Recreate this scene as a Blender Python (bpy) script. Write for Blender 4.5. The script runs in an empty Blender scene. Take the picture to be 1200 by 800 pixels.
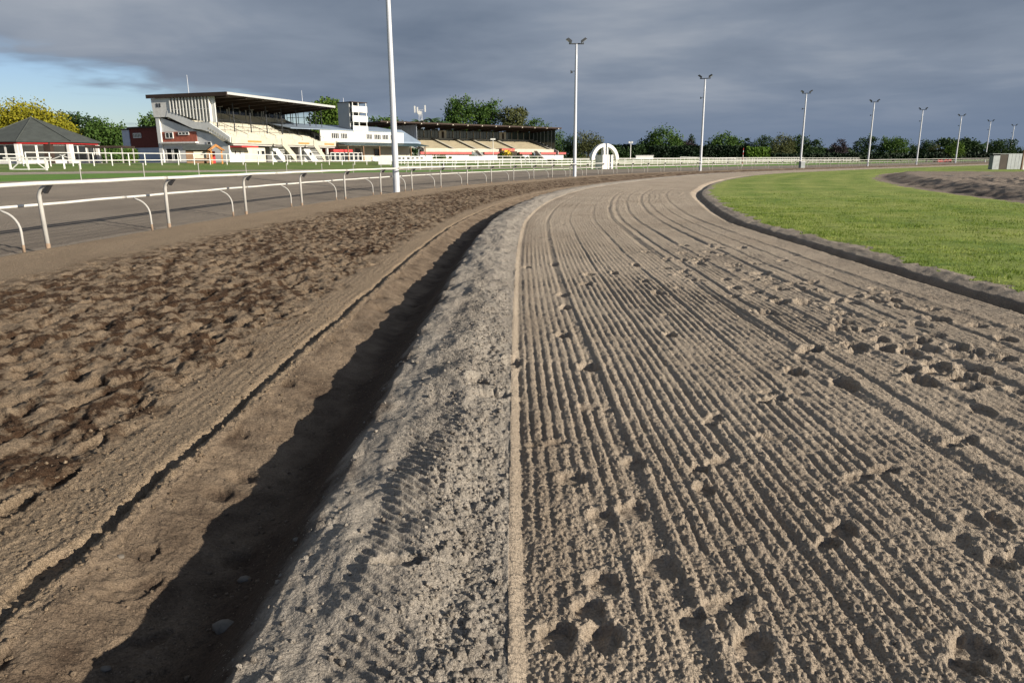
import bpy, bmesh, math, random
import numpy as np
from mathutils import Vector, Matrix, Euler

S = bpy.context.scene
COL = S.collection
random.seed(7)
RNG = np.random.default_rng(11)

# ------------------------------------------------------------------ camera
F, EYE = 840.0, 1.6                     # focal length in photo pixels (photo 1200 wide), eye height in metres
PITCH, ROLL = math.atan(212 / F), math.radians(0.40)
cam_d = bpy.data.cameras.new('camera')
cam = bpy.data.objects.new('camera', cam_d)
COL.objects.link(cam)
cam_d.sensor_fit = 'HORIZONTAL'
cam_d.sensor_width = 36.0
cam_d.lens = 36.0 * F / 1200.0
cam_d.clip_start, cam_d.clip_end = 0.05, 9000
cam.location = (0, 0, EYE)
cam.matrix_world = (Matrix.Translation((0, 0, EYE)) @ Matrix.Rotation(math.pi / 2 - PITCH, 4, 'X')
                    @ Matrix.Rotation(-ROLL, 4, 'Z'))
S.camera = cam

# ------------------------------------------------------------------ light
SUN_EL = math.radians(18.5)
sun_h = Vector((0.88, -0.475)).normalized()          # horizontal direction towards the sun: from the right, a little behind
SUN = Vector((sun_h.x * math.cos(SUN_EL), sun_h.y * math.cos(SUN_EL), math.sin(SUN_EL)))
sd = bpy.data.lights.new('sun', 'SUN')
sd.energy, sd.angle, sd.color = 5.0, math.radians(0.5), (1.0, 0.915, 0.79)
so = bpy.data.objects.new('sun', sd)
COL.objects.link(so)
so.rotation_euler = (-SUN).to_track_quat('-Z', 'Y').to_euler()
S.view_settings.view_transform = 'Standard'
S.view_settings.look = 'None'
S.view_settings.exposure = 0.85
S.view_settings.gamma = 1.0


def build_world():
    w = bpy.data.worlds.new('World')
    S.world = w
    w.use_nodes = True
    nt = w.node_tree
    N, L = nt.nodes, nt.links
    N.clear()
    out = N.new('ShaderNodeOutputWorld')
    sky = N.new('ShaderNodeTexSky')
    sky.sky_type = 'NISHITA'
    sky.sun_disc = False
    sky.sun_elevation = SUN_EL
    sky.sun_rotation = math.atan2(sun_h.x, sun_h.y)
    sky.air_density, sky.dust_density, sky.ozone_density = 1.0, 0.3, 1.5
    bg = N.new('ShaderNodeBackground')
    bg.inputs[1].default_value = 0.055
    tint = N.new('ShaderNodeMix'); tint.data_type = 'RGBA'; tint.blend_type = 'MULTIPLY'
    tint.inputs[0].default_value = 1.0
    tint.inputs[7].default_value = (0.80, 0.87, 1.10, 1)
    L.new(sky.outputs[0], tint.inputs[6])
    L.new(tint.outputs[2], bg.inputs[0])
    tc = N.new('ShaderNodeTexCoord')
    sep = N.new('ShaderNodeSeparateXYZ')
    L.new(tc.outputs['Generated'], sep.inputs[0])

    def M(op, a, b=None, c=None, clamp=False):
        n = N.new('ShaderNodeMath')
        n.operation = op
        n.use_clamp = clamp
        for i, v in enumerate((a, b, c)):
            if v is None:
                continue
            if isinstance(v, (int, float)):
                n.inputs[i].default_value = v
            else:
                L.new(v, n.inputs[i])
        return n.outputs[0]

    def mr(v, a, b, c=0.0, d=1.0):
        n = N.new('ShaderNodeMapRange')
        n.interpolation_type = 'SMOOTHSTEP'
        L.new(v, n.inputs[0])
        for i, q in enumerate((a, b, c, d)):
            n.inputs[i + 1].default_value = q
        return n.outputs[0]

    X, Y, Z = sep.outputs
    az = M('ARCTAN2', X, Y)                            # 0 straight ahead, positive to the right
    # clouds on a level deck seen in perspective
    zc = M('ADD', M('MAXIMUM', Z, 0.0), 0.10)
    cx, cy = M('DIVIDE', X, zc), M('DIVIDE', Y, zc)
    cmb = N.new('ShaderNodeCombineXYZ')
    L.new(cx, cmb.inputs[0]); L.new(cy, cmb.inputs[1])

    def noise(vec, scale, detail, rough=0.55, off=0.0, dist=0.0):
        mp = N.new('ShaderNodeMapping')
        mp.inputs['Location'].default_value = (off, off * 1.7, off * 0.3)
        L.new(vec, mp.inputs[0])
        n = N.new('ShaderNodeTexNoise')
        n.inputs['Scale'].default_value = scale
        n.inputs['Detail'].default_value = detail
        n.inputs['Roughness'].default_value = rough
        n.inputs['Distortion'].default_value = dist
        L.new(mp.outputs[0], n.inputs['Vector'])
        return n.outputs[0]

    n1 = noise(cmb.outputs[0], 0.62, 4, 0.50, 3.1, 0.3)
    n2 = noise(cmb.outputs[0], 1.7, 5, 0.55, 8.3, 0.3)
    n3 = noise(tc.outputs['Generated'], 3.0, 3, 0.5, 1.7)
    # lower edge of the deck: high over the left, at the horizon on the right
    edge = M('ADD', mr(az, -0.75, 0.15, 0.135, -0.01), M('MULTIPLY', M('SUBTRACT', n3, 0.5), 0.10))
    dz = M('SUBTRACT', Z, edge)
    deck = mr(M('ADD', dz, M('MULTIPLY', M('SUBTRACT', n2, 0.5), 0.07)), -0.014, 0.022)
    # a few torn shreds of cloud in the clear strip
    shred = M('MULTIPLY', mr(noise(cmb.outputs[0], 1.1, 4, 0.5, 5.4, 0.2), 0.56, 0.70), 0.75)
    deck = M('MAXIMUM', deck, shred)
    # the deck breaks up behind the camera, where the sun shines from
    ahead = mr(M('ADD', M('ADD', Y, M('MULTIPLY', X, -0.35)), M('MULTIPLY', M('SUBTRACT', n1, 0.5), 1.3)), -0.62, -0.12)
    deck = M('MULTIPLY', deck, ahead)
    ramp = N.new('ShaderNodeValToRGB')
    tone = M('ADD', M('MULTIPLY', n1, 0.74), M('MULTIPLY', n2, 0.26))
    L.new(tone, ramp.inputs[0])
    e = ramp.color_ramp.elements
    e[0].position, e[0].color = 0.30, (0.078, 0.101, 0.140, 1)
    e[1].position, e[1].color = 0.72, (0.235, 0.252, 0.280, 1)
    m = e.new(0.50); m.color = (0.130, 0.155, 0.196, 1)
    # clouds low over the horizon are seen through more air and turn blue
    mixh = N.new('ShaderNodeMix'); mixh.data_type = 'RGBA'
    L.new(mr(Z, 0.0, 0.13, 1.0, 0.0), mixh.inputs[0])
    L.new(ramp.outputs[0], mixh.inputs[6])
    mixh.inputs[7].default_value = (0.092, 0.122, 0.176, 1)
    bgc = N.new('ShaderNodeBackground')
    bgc.inputs[1].default_value = 1.0
    L.new(mixh.outputs[2], bgc.inputs[0])
    mx = N.new('ShaderNodeMixShader')
    L.new(deck, mx.inputs[0]); L.new(bg.outputs[0], mx.inputs[1]); L.new(bgc.outputs[0], mx.inputs[2])
    L.new(mx.outputs[0], out.inputs[0])


build_world()


# ------------------------------------------------------------------ pixel of the photo -> point in the place
def ray(u, v):
    x, y = (u - 600) / F, (400 - v) / F
    c, s = math.cos(ROLL), math.sin(ROLL)
    x, y = x * c + y * s, -x * s + y * c
    c, s = math.cos(PITCH), math.sin(PITCH)
    return np.array([x, c + y * s, -s + y * c])


def at(u, v, Y):
    d = ray(u, v)
    return np.array([0, 0, EYE]) + d * (Y / d[1])


def on_plane(u, v, z=0.0):
    d = ray(u, v)
    return np.array([0, 0, EYE]) + d * ((z - EYE) / d[2])


# ------------------------------------------------------------------ noise (numpy)
def _hash(ix, iy, seed):
    h = (ix.astype(np.int64) * 374761393 + iy.astype(np.int64) * 668265263 + seed * 974634777) & 0xFFFFFFFF
    h = ((h ^ (h >> 13)) * 1274126177) & 0xFFFFFFFF
    h = ((h ^ (h >> 16)) * 2246822519) & 0xFFFFFFFF
    return (h ^ (h >> 15)) & 0xFFFFFFFF


def hash01(ix, iy, seed):
    return _hash(np.asarray(ix), np.asarray(iy), seed).astype(np.float32) / np.float32(4294967296.0)


def noise2(x, y, seed=0):
    """gradient noise, about -1..1"""
    x0, y0 = np.floor(x), np.floor(y)
    fx, fy = (x - x0).astype(np.float32), (y - y0).astype(np.float32)
    ix, iy = x0.astype(np.int64), y0.astype(np.int64)
    ux, uy = fx * fx * fx * (fx * (fx * 6 - 15) + 10), fy * fy * fy * (fy * (fy * 6 - 15) + 10)

    def gr(dx, dy):
        a = hash01(ix + dx, iy + dy, seed) * np.float32(6.2831853)
        return np.cos(a) * (fx - dx) + np.sin(a) * (fy - dy)
    a, b = gr(0, 0), gr(1, 0)
    c, d = gr(0, 1), gr(1, 1)
    return ((a + (b - a) * ux) * (1 - uy) + (c + (d - c) * ux) * uy) * np.float32(1.5)


def fbm(x, y, octaves=4, seed=0, gain=0.5):
    t, a = 0.0, 1.0
    for k in range(octaves):
        t = t + a * noise2(x * 2 ** k + 17.3 * k, y * 2 ** k - 9.1 * k, seed + k)
        a *= gain
    return t


def cells(x, y, seed=0):
    """distance to the nearest scattered point (0..~1) and that point's random number"""
    ix, iy = np.floor(x).astype(np.int64), np.floor(y).astype(np.int64)
    best = np.full(x.shape, 9.0, np.float32)
    rid = np.zeros(x.shape, np.float32)
    for dx in (-1, 0, 1):
        for dy in (-1, 0, 1):
            jx, jy = ix + dx, iy + dy
            px, py = jx + hash01(jx, jy, seed), jy + hash01(jx, jy, seed + 1)
            q = np.sqrt((px - x) ** 2 + (py - y) ** 2).astype(np.float32)
            m = q < best
            best = np.where(m, q, best)
            rid = np.where(m, hash01(jx, jy, seed + 2), rid)
    return best, rid


def sst(x, a, b):
    t = np.clip((x - a) / (b - a), 0, 1)
    return t * t * (3 - 2 * t)


# ------------------------------------------------------------------ the race course in plan
# R: the foot of the running rail along the outside of the dirt track

R_PTS = np.array([(-14, -160), (-11.0, -70), (-9.75, -30), (-9.6, -8), (-9.5, 2), (-9.38, 9), (-9.2, 14.2), (-8.93, 18.8), (-8.55, 23.9), (-8.0, 28.7),
                  (-7.3, 33.4), (-6.35, 38.8), (-4.3, 46.7), (-0.1, 58.5), (6.6, 73.7), (16.0, 90.6), (28.0, 105.0), (39.8, 117.6), (52.4, 129.5),
                  (74.9, 150.5), (99.8, 175.8), (126.5, 203.0), (156, 234.7), (190.7, 273.7), (240, 329), (330, 430), (520, 640)], float)


def catmull(P, step):
    out = []
    for i in range(len(P) - 1):
        p0, p1, p2, p3 = P[max(i - 1, 0)], P[i], P[i + 1], P[min(i + 2, len(P) - 1)]
        n = max(2, int(np.linalg.norm(p2 - p1) / step))
        t = np.linspace(0, 1, n, endpoint=False)[:, None]
        d1, d2 = np.linalg.norm(p1 - p0) + 1e-9, np.linalg.norm(p3 - p2) + 1e-9
        L = np.linalg.norm(p2 - p1)
        m1 = (p2 - p0) / (d1 + L) * L if i > 0 else (p2 - p1)
        m2 = (p3 - p1) / (d2 + L) * L if i < len(P) - 2 else (p2 - p1)
        out.append((2 * t**3 - 3 * t**2 + 1) * p1 + (t**3 - 2 * t**2 + t) * m1 + (-2 * t**3 + 3 * t**2) * p2 + (t**3 - t**2) * m2)
    return np.concatenate(out + [P[-1:]])


RC = catmull(R_PTS, 0.25)
_seg = np.linalg.norm(np.diff(RC, axis=0), axis=1)
_s = np.concatenate([[0], np.cumsum(_seg)])
_s -= np.interp(0.0, RC[:400, 1] if False else RC[:, 1], _s)      # s = 0 abreast of the camera
_grid = np.concatenate([np.arange(_s[0], -12, 3.0), np.arange(-12, 60, 0.5), np.arange(60, 130, 1.2), np.arange(130, _s[-1], 4.0)])


def smooth(a, k):
    p = np.pad(a, (k, k), mode='edge')
    return np.convolve(p, np.hanning(2 * k + 3)[1:-1] / np.hanning(2 * k + 3)[1:-1].sum(), 'valid')


_fx, _fy = np.interp(np.arange(_s[0], _s[-1], 0.5), _s, RC[:, 0]), np.interp(np.arange(_s[0], _s[-1], 0.5), _s, RC[:, 1])
_fx, _fy = smooth(_fx, 16), smooth(_fy, 16)
_fs = np.arange(_s[0], _s[-1], 0.5)
CX, CY = np.interp(_grid, _fs, _fx), np.interp(_grid, _fs, _fy)
TX, TY = np.interp(_grid, _fs, np.gradient(_fx, 0.5)), np.interp(_grid, _fs, np.gradient(_fy, 0.5))
_n = np.hypot(TX, TY)
TX, TY = TX / _n, TY / _n


def course(x, y):
    """(s, d): metres along the rail from the camera, metres to the right of it (negative: beyond the rail)"""
    x, y = np.atleast_1d(np.asarray(x, float)), np.atleast_1d(np.asarray(y, float))
    s, d = np.empty(x.size), np.empty(x.size)
    c2 = (CX**2 + CY**2).astype(np.float64)
    for k in range(0, x.size, 40000):
        a, b = x[k:k + 40000], y[k:k + 40000]
        i = np.argmin(c2[None, :] - 2 * (a[:, None] * CX[None, :] + b[:, None] * CY[None, :]), axis=1)
        vx, vy = a - CX[i], b - CY[i]
        s[k:k + 40000] = _grid[i] + vx * TX[i] + vy * TY[i]
        d[k:k + 40000] = vx * TY[i] - vy * TX[i]
    return s, d


def rail_point(s, d):
    """inverse of course()"""
    x, y = np.interp(s, _grid, CX), np.interp(s, _grid, CY)
    tx, ty = np.interp(s, _grid, TX), np.interp(s, _grid, TY)
    return x + ty * d, y - tx * d, math.atan2(ty, tx)


def edge_E(s):      # left edge of the harrowed sand, as a distance from the rail
    return np.interp(s, [-30, 0, 10, 20, 30, 47, 75, 110, 160, 400], [9.5, 9.5, 9.38, 9.2, 9.3, 9.7, 10.6, 11.0, 10.4, 10.2])


def edge_G(s):      # edge of the infield grass
    return np.interp(s, [-30, 0, 8, 14, 20, 30, 47, 60, 80, 110, 160, 400], [16.0, 15.9, 15.85, 15.8, 15.6, 16.2, 16.8, 16.6, 16.6, 17.0, 16.2, 15.8])


GREY = 14.0         # width of the grey outer track


def bank_amount(s):
    return np.interp(s, [0, 40, 60, 90, 120, 300], [1.0, 1.0, 0.75, 0.25, 0.15, 0.12])


def base_height(s, d):
    """the smooth lie of the land"""
    t = -d
    b = bank_amount(s)
    z14 = 0.86 * b + 0.10 * (1 - b)
    z = np.where(t < 14, -0.10 + (z14 + 0.10) * np.clip(t, 0, 14) / 14, 0)
    z30 = 1.02 * b + 0.33 * (1 - b)
    z60 = 1.62
    z = np.where(t >= 14, np.interp(t, [14, 30], [0, 1]) * (z30 - z14) + z14, z)
    z = np.where(t >= 30, z30 + (z60 - z30) * sst(t, 30, 56), z)
    # lip along the rail
    z = np.where(t < 0.5, -0.10 * sst(t, -0.25, 0.35), z) if True else z
    z = np.where((t >= 0.5) & (t < 14), -0.10 + (z14 + 0.10) * (t - 0.5) / 13.5, z)
    e = d - edge_E(s)
    # dirt track falls slightly towards the trench
    near = 1 - sst(s, 75, 120) * 0.7
    zd = np.interp(e, [-9.2, -6, -1.92, -1.86, -1.80, -1.62, -1.45, -1.27, -1.12, -0.97, -0.84, -0.64, -0.48, -0.30, -0.10, 0, 0.06, 0.3],
                   [0, -0.02, -0.09, -0.09, -0.085, -0.15, -0.205, -0.24, -0.20, -0.06, 0.060, 0.084, 0.090, 0.082, 0.042, 0.022, 0.0, 0.0]) * near
    z = np.where((d > 0.3), zd, z)
    # ditch before the grass
    g = d - edge_G(s)
    zg = np.interp(g, [-1.35, -1.12, -0.92, -0.82, -0.75, -0.66, -0.4, 0.0, 0.6, 9.5, 10.2, 10.9, 11.9, 12.6, 14, 60],
                   [0, 0.010, -0.08, -0.155, -0.155, -0.015, 0.025, 0.03, 0.03, 0.02, 0.0, -0.04, 0.18, 0.32, 0.30, 0.28])
    far = 1 - sst(s, 60, 100)
    zg = np.where(g < 5, zg * (0.3 + 0.7 * far), zg)
    # the training ring exists only to the right, inside the bend
    w = sst(g, 5, 9)
    ring = sst(s, 10, 22) * (1 - sst(s, 88, 110))
    zg = zg * (1 - w) + w * (zg * ring + 0.02 * (1 - ring))
    z = np.where(g > -1.35, zg, z)
    return z


# ------------------------------------------------------------------ foot and hoof prints, read off the photo (px, py, length m, width m, heading deg, depth m)
PRINTS = []


def pr(u, v, l=0.15, w=0.12, a=90, dep=0.045, z=0.0):
    p = on_plane(u, v, z)
    a = math.radians(a)
    if l > 0.225:                        # a boot: sole and heel
        c, t = math.cos(a), math.sin(a)
        PRINTS.append((p[0] + c * l * .20, p[1] + t * l * .20, l * .66, w * .95, a, dep * .75))
        PRINTS.append((p[0] - c * l * .30, p[1] - t * l * .30, l * .40, w * .78, a, dep * .8))
    else:
        q = 1.0 if p[1] < 4.5 else 1.3
        PRINTS.append((p[0], p[1], l * q, w * q, a, dep * (0.78 if p[1] < 4.5 else 1.6)))


for q in [(600, 425), (575, 470, .2, .12, 20), (597, 430, .1, .09), (660, 345), (687, 333), (690, 322), (663, 360, .14, .10), (660, 392, .14, .11), (690, 430, .15, .13), (700, 478, .24, .12, 160),
          (640, 519, .26, .10, 15), (672, 561, .17, .14), (745, 543, .16, .13), (833, 545, .30, .12, 35), (826, 575, .13, .11), (835, 492, .24, .12, 60), (905, 468, .26, .11, 25), (905, 512, .2, .1, 160),
          (742, 598, .17, .14), (706, 607, .17, .13), (770, 662, .19, .16), (708, 682, .15, .12), (690, 716, .15, .11), (706, 748, .17, .13, 90, .06), (652, 748, .16, .13),
          (835, 715, .32, .12, 25), (882, 757, .19, .14, 70, .055), (980, 628, .30, .12, 45), (1025, 553, .28, .11, 20), (1125, 518, .28, .11, 30), (1188, 656, .24, .14, 20, .055), (1137, 768, .23, .14, 45, .055),
          (990, 450, .2, .12), (932, 436, .16, .13), (950, 410, .2, .12, 40), (1080, 445, .16, .14), (1065, 412, .18, .13), (1150, 480, .2, .13), (470, 683, .19, .10, 20), (560, 455, .16, .12),
          (617, 313, .12, .1), (650, 310, .2, .09), (720, 320, .22, .08), (745, 311, .2, .08), (755, 330, .12, .09), (785, 392, .12, .09),
          (1002, 560, .12, .09), (1170, 610, .14, .1)]:
    pr(*q)
for u, v, l, w, a, dep in ((45, 668, .40, .12, 88, .055), (150, 668, .26, .10, 60, .04), (150, 722, .30, .09, 55, .035), (320, 497, .12, .06, 70, .03),
                           (170, 632, .14, .08, 80, .03), (105, 520, .32, .10, 85, .05), (70, 560, .30, .11, 88, .05), (20, 590, .3, .12, 90, .05)):
    p = on_plane(u, v, -0.07)
    PRINTS.append((p[0], p[1], l, w, math.radians(a), dep))
_r = random.Random(5)
for k in range(100):                     # the trodden patch on the right
    t = _r.random()
    u = 790 + 390 * t + _r.gauss(0, 35)
    v = 296 + 138 * t + _r.gauss(0, 24) * (0.4 + t)
    if 282 < v < 520 and u < 1260:
        pr(u, v, _r.uniform(.13, .2), _r.uniform(.10, .14), _r.uniform(0, 180), _r.uniform(.03, .05))
for k in range(60):
    x, y = _r.uniform(0.3, 5), _r.uniform(9, 40)
    PRINTS.append((x, y, .13, .11, _r.uniform(0, 3), .03))
for k in range(26):
    x, y = _r.uniform(0.6, 6), _r.uniform(2.2, 9)
    PRINTS.append((x + 1, y, _r.uniform(.12, .16), .11, _r.uniform(0, 3), .025))


def relief(x, y, s, d, r, dr):
    """height of the worked surface above base_height, and how dark the soil is: moisture, plus shade painted on trench floor and bank face (0 dry .. 1 freshly turned)"""
    z = np.zeros(x.shape, np.float32)
    moist_shade = np.zeros(x.shape, np.float32)
    e, g = d - edge_E(s), d - edge_G(s)
    fade = lambda lam: np.clip(lam / (2.2 * dr), 0, 1) ** 1.5            # features finer than the mesh are left to the material

    # ---- harrowed sand
    m = (e > -0.12) & (g < -0.75)
    X, Y, ee, rr, gg = x[m], y[m], e[m], r[m], g[m]
    fd = lambda lam: np.clip(lam / (2.2 * dr[m]), 0, 1) ** 1.5
    wob = 0.012 * noise2(X * 0.9, Y * 0.35, 31) + 0.035 * noise2(X * 0.16, Y * 0.11, 33)
    ph = (ee + wob + 0.02 * (ee > 2.55)) / 0.070
    k = np.floor(ph + 0.5)
    h1 = hash01(k.astype(np.int64), k.astype(np.int64) * 0 + 3, 41)
    ridge = 0.5 + 0.5 * np.cos(6.2831853 * ph)
    ridge = 1 - (1 - ridge) ** 2.2
    patch = np.clip(0.80 + 0.75 * noise2(X * 0.55, Y * 0.30, 35) + 0.4 * noise2(X * 1.9, Y * 1.1, 38), 0.40, 1.35)
    amp = (0.0080 + 0.0085 * h1) * patch * np.clip(0.95 + 0.6 * noise2(X * 5.5, Y * 5.5, 36), 0.2, 1.6)
    hz = amp * (ridge - 0.6)
    # the odd deep tine mark
    deep = np.zeros_like(hz)
    for c0, wd, dp in ((0.62, .035, .020), (1.22, .03, .012), (1.9, .03, .016), (2.42, .05, .026), (2.66, .04, .018), (3.05, .04, .022), (3.62, .05, .026), (3.92, .04, .018), (4.35, .03, .016), (4.72, .05, .020)):
        q = ee + wob * 1.5 - c0
        deep -= 0.75 * dp * np.exp(-(q / wd) ** 2) * np.clip(0.8 + 0.6 * noise2(X * 0.5 + c0, Y * 0.3, 37), 0.2, 1.3)
        deep += dp * 0.3 * np.exp(-((q - wd * 1.9) / (wd * 1.1)) ** 2)
    hz = hz + deep
    along = sst(ee + 0.022 * noise2(X * 3, Y * 3, 63) + 0.012 * noise2(X * 13, Y * 13, 64), 0.04, 0.09)                                     # smooth strip beside the cut edge
    f1, id1 = cells(X / 0.038, Y / 0.038, 51)
    clod = np.clip(1 - f1 / 0.72, 0, 1) ** 0.6 * (0.15 + 1.2 * id1 ** 1.5)
    f2, id2 = cells(X / 0.019 + 5, Y / 0.019, 54)
    clod2 = np.clip(1 - f2 / 0.72, 0, 1) ** 0.7 * (0.3 + id2)
    hz += (0.0082 * (clod - 0.42) * fd(0.050) + 0.0088 * (clod2 - 0.4) * fd(0.024)) * (0.45 + 0.75 * ridge) + 0.0045 * noise2(X * 75, Y * 75, 56) * fd(0.013)
    hz = hz * along + (1 - along) * (0.0045 * (clod2 - 0.4) * fd(0.024) + 0.003 * noise2(X * 60, Y * 60, 65) * fd(0.016))
    hz += 0.010 * fbm(X * 1.3, Y * 1.3, 3, 57) + 0.004 * noise2(X * 9, Y * 9, 58) * fd(0.11)
    hz += 0.008 * np.exp(-((ee - 0.015) / 0.016) ** 2) * (0.6 + 0.5 * noise2(X * 5, Y * 5, 59)) - 0.010 * np.exp(-((ee - 0.07) / 0.03) ** 2)
    hz *= 1 - 0.75 * sst(rr, 45, 75)
    z[m] = hz
    moist_shade[m] = np.clip(0.10 + 0.22 * fbm(X * 0.55, Y * 0.4, 3, 61) + 0.10 * noise2(X * 5, Y * 5, 62)
                       + 0.22 * np.exp(-((ee - 0.20) / 0.10) ** 2), 0, 1)

    # ---- bank between trench and sand
    m = (e > -1.02) & (e <= -0.0)
    X, Y, ee, ss = x[m], y[m], e[m], s[m]
    fd = lambda lam: np.clip(lam / (2.2 * dr[m]), 0, 1) ** 1.5
    f1, id1 = cells(X / 0.046, Y / 0.046, 71)
    f2, id2 = cells(X / 0.021, Y / 0.021, 74)
    cl = np.clip(1 - f1 / 0.75, 0, 1) ** 0.5 * (0.08 + 1.25 * id1 ** 2)
    cl2 = np.clip(1 - f2 / 0.75, 0, 1) ** 0.6 * (0.1 + 1.1 * id2 ** 1.5)
    loose = sst(ee + 0.06 * noise2(X * 3, Y * 3, 77), -0.36, -0.25) * (1 - sst(ee + 0.02 * noise2(X * 4, Y * 4, 78) + 0.012 * noise2(X * 15, Y * 15, 76), -0.03, 0.0))
    loose = np.maximum(loose, 0.8 * sst(fbm(X * 2.6, Y * 2.6, 3, 79), 0.38, 0.62))
    lump = 0.034 * fbm(X * 3.3, Y * 2.2, 4, 81, 0.5) * sst(-ee, 0.02, 0.2) * sst(ee, -1.02, -0.88)
    tread = 0.0105 * np.sin(6.2831853 * (ss + ee * 0.9) / 0.062) * sst(ee, -0.62, -0.54) * (1 - sst(ee, -0.36, -0.30)) * sst(noise2(X * 1.1, Y * 0.5, 83), -0.45, 0.0)
    z[m] = lump + loose * (0.021 * (cl - 0.35) * fd(0.046) + 0.011 * (cl2 - 0.35) * fd(0.021)) + tread * fd(0.062) + 0.0020 * (cl2 - 0.4) * fd(0.021) + 0.0020 * noise2(X * 80, Y * 80, 85) * fd(0.013)
    z[m] *= 1 - 0.6 * sst(r[m], 40, 70)
    moist_shade[m] = np.clip(0.10 + 0.2 * fbm(X * 1.1, Y * 0.8, 3, 87) + 0.25 * loose * (id1 - 0.5) + 1.0 * sst(-ee + 0.10 * noise2(X * 2, Y * 2, 88) + 0.05 * noise2(X * 9, Y * 9, 89), 0.76, 1.0), 0, 1)  # last term paints shade on the bank face towards the trench

    # ---- trench sides
    m = (e > -1.9) & (e <= -1.02)
    X, Y, ee = x[m], y[m], e[m]
    fd = lambda lam: np.clip(lam / (2.2 * dr[m]), 0, 1) ** 1.5
    f2, id2 = cells(X / 0.03, Y / 0.03, 94)
    cl2 = np.clip(1 - f2 / 0.75, 0, 1) ** 0.6 * (0.2 + id2)
    f3, id3 = cells(X / 0.065, Y / 0.065, 98)
    cl3 = np.clip(1 - f3 / 0.7, 0, 1) ** 0.6 * (id3 > 0.55) * id3 * sst(noise2(X * 2.2, Y * 2.2, 99), -0.15, 0.35)
    pits, pid = cells(X / 0.42, Y / 0.42, 96)
    pit = (1 - sst(pits, 0.10, 0.24)) * (pid > 0.72)
    z[m] = (0.022 * fbm(X * 3.1, Y * 2.4, 4, 91) + 0.0085 * (cl2 - 0.4) * fd(0.03) + 0.012 * (cl3 - 0.3) * fd(0.06) - 0.035 * pit) * sst(-ee, 1.02, 1.2)
    moist_shade[m] = np.clip(0.34 + 0.7 * sst(ee, -1.45, -1.15) + 0.35 * fbm(X * 2.3, Y * 1.7, 3, 93) + 0.35 * pit + 0.35 * (1 - sst(ee, -1.45, -1.1)) * noise2(X * 7, Y * 7, 95), 0, 1)  # trench floor darkened: its shade is put into the soil colour

    # ---- dirt track, churned by hooves
    m = (d > -0.6) & (e <= -1.80)
    X, Y, ee, dd, ss = x[m], y[m], e[m], d[m], s[m]
    fd = lambda lam: np.clip(lam / (2.2 * dr[m]), 0, 1) ** 1.5
    wear = sst(dd + 0.45 * noise2(X * 0.6, Y * 0.6, 101), 1.9, 3.0) * (1 - sst(ee + 0.25 * noise2(X * 1.2, Y * 1.2, 102), -2.75, -2.25))
    wx, wy = X + 0.09 * noise2(X * 4, Y * 4, 103), Y + 0.09 * noise2(X * 4, Y * 4, 104)
    wq = dd + 0.07 * noise2(X * 4, Y * 4, 103)
    f1, id1 = cells(wq / 0.27, ss / 0.52 + 0.2 * noise2(X * 3, Y * 3, 104), 105)
    f2, id2 = cells(wq / 0.13 + 3, ss / 0.21, 108)
    pit = (1 - sst(f1 + 0.10 * noise2(X * 11, Y * 11, 129), 0.14, 0.31)) * (0.15 + 1.0 * id1)
    pit2 = (1 - sst(f2 + 0.10 * noise2(X * 16, Y * 16, 130), 0.16, 0.34)) * (id2 > 0.55)
    rim = np.exp(-((f1 - 0.50) / 0.12) ** 2)
    f3, id3 = cells(X / 0.06, Y / 0.06, 111)
    cl = np.clip(1 - f3 / 0.75, 0, 1) ** 0.6 * (0.2 + id3)
    f4, id4 = cells(X / 0.028, Y / 0.028, 114)
    cl2 = np.clip(1 - f4 / 0.75, 0, 1) ** 0.6 * (0.2 + id4)
    turb = fbm(X * 3.6, Y * 2.6, 4, 117, 0.55)
    hz = wear * (-0.060 * pit - 0.022 * pit2 + 0.014 * rim + 0.028 * turb) * np.clip(0.30 / (2.0 * dr[m]), 0, 1)
    hz += wear * (0.016 * (cl - 0.4) * fd(0.06)) + (0.0065 + 0.005 * sst(ee, -3.2, -2.2)) * (cl2 - 0.4) * fd(0.028)
    hz += (1 - wear) * 0.010 * fbm(X * 1.5, Y * 0.7, 3, 119)
    # tine marks of the strip along the trench
    hz += (1 - wear) * sst(ee, -3.1, -2.6) * 0.004 * np.cos(6.2831853 * (ee + 0.02 * noise2(X * 2, Y * 2, 120)) / 0.085) * fd(0.085) * np.clip(0.5 + noise2(X * 1.3, Y * 1.3, 126), 0, 1)
    # the cut along the trench edge: a narrow groove with a crumbly lip
    lipn = 0.022 * noise2(X * 6, Y * 6, 121) + 0.03 * noise2(X * 1.2, Y * 1.2, 122) + 0.01 * noise2(X * 17, Y * 17, 127)
    hz += -0.070 * np.exp(-((ee + 1.955 + lipn) / 0.032) ** 2) * np.clip(0.75 + 0.6 * noise2(X * 2.2, Y * 2.2, 128), 0.15, 1.2) + 0.030 * np.exp(-((ee + 1.855 + lipn) / 0.05) ** 2) * (0.4 + cl)
    z[m] = hz * (1 - 0.5 * sst(r[m], 50, 90))
    tex = fbm(dd * 6.0, ss * 3.2, 5, 223, 0.68)
    mo = 0.18 + wear * (0.05 + 1.0 * sst(tex + 0.45 * noise2(X * 0.9, Y * 0.5, 124), -0.25, 0.55) + 0.35 * pit + 0.2 * pit2 + 0.22 * noise2(X * 14, Y * 11, 123)) \
        + (1 - wear) * (0.10 * noise2(X * 1.3, Y * 0.6, 125) - 0.12) - 0.10 * sst(ee, -2.5, -2.1)
    moist_shade[m] = np.clip(mo, 0, 1)

    # ---- grey outer track: raked smooth
    m = (d <= -0.6) & (d > -GREY)
    X, Y, dd = x[m], y[m], d[m]
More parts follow.
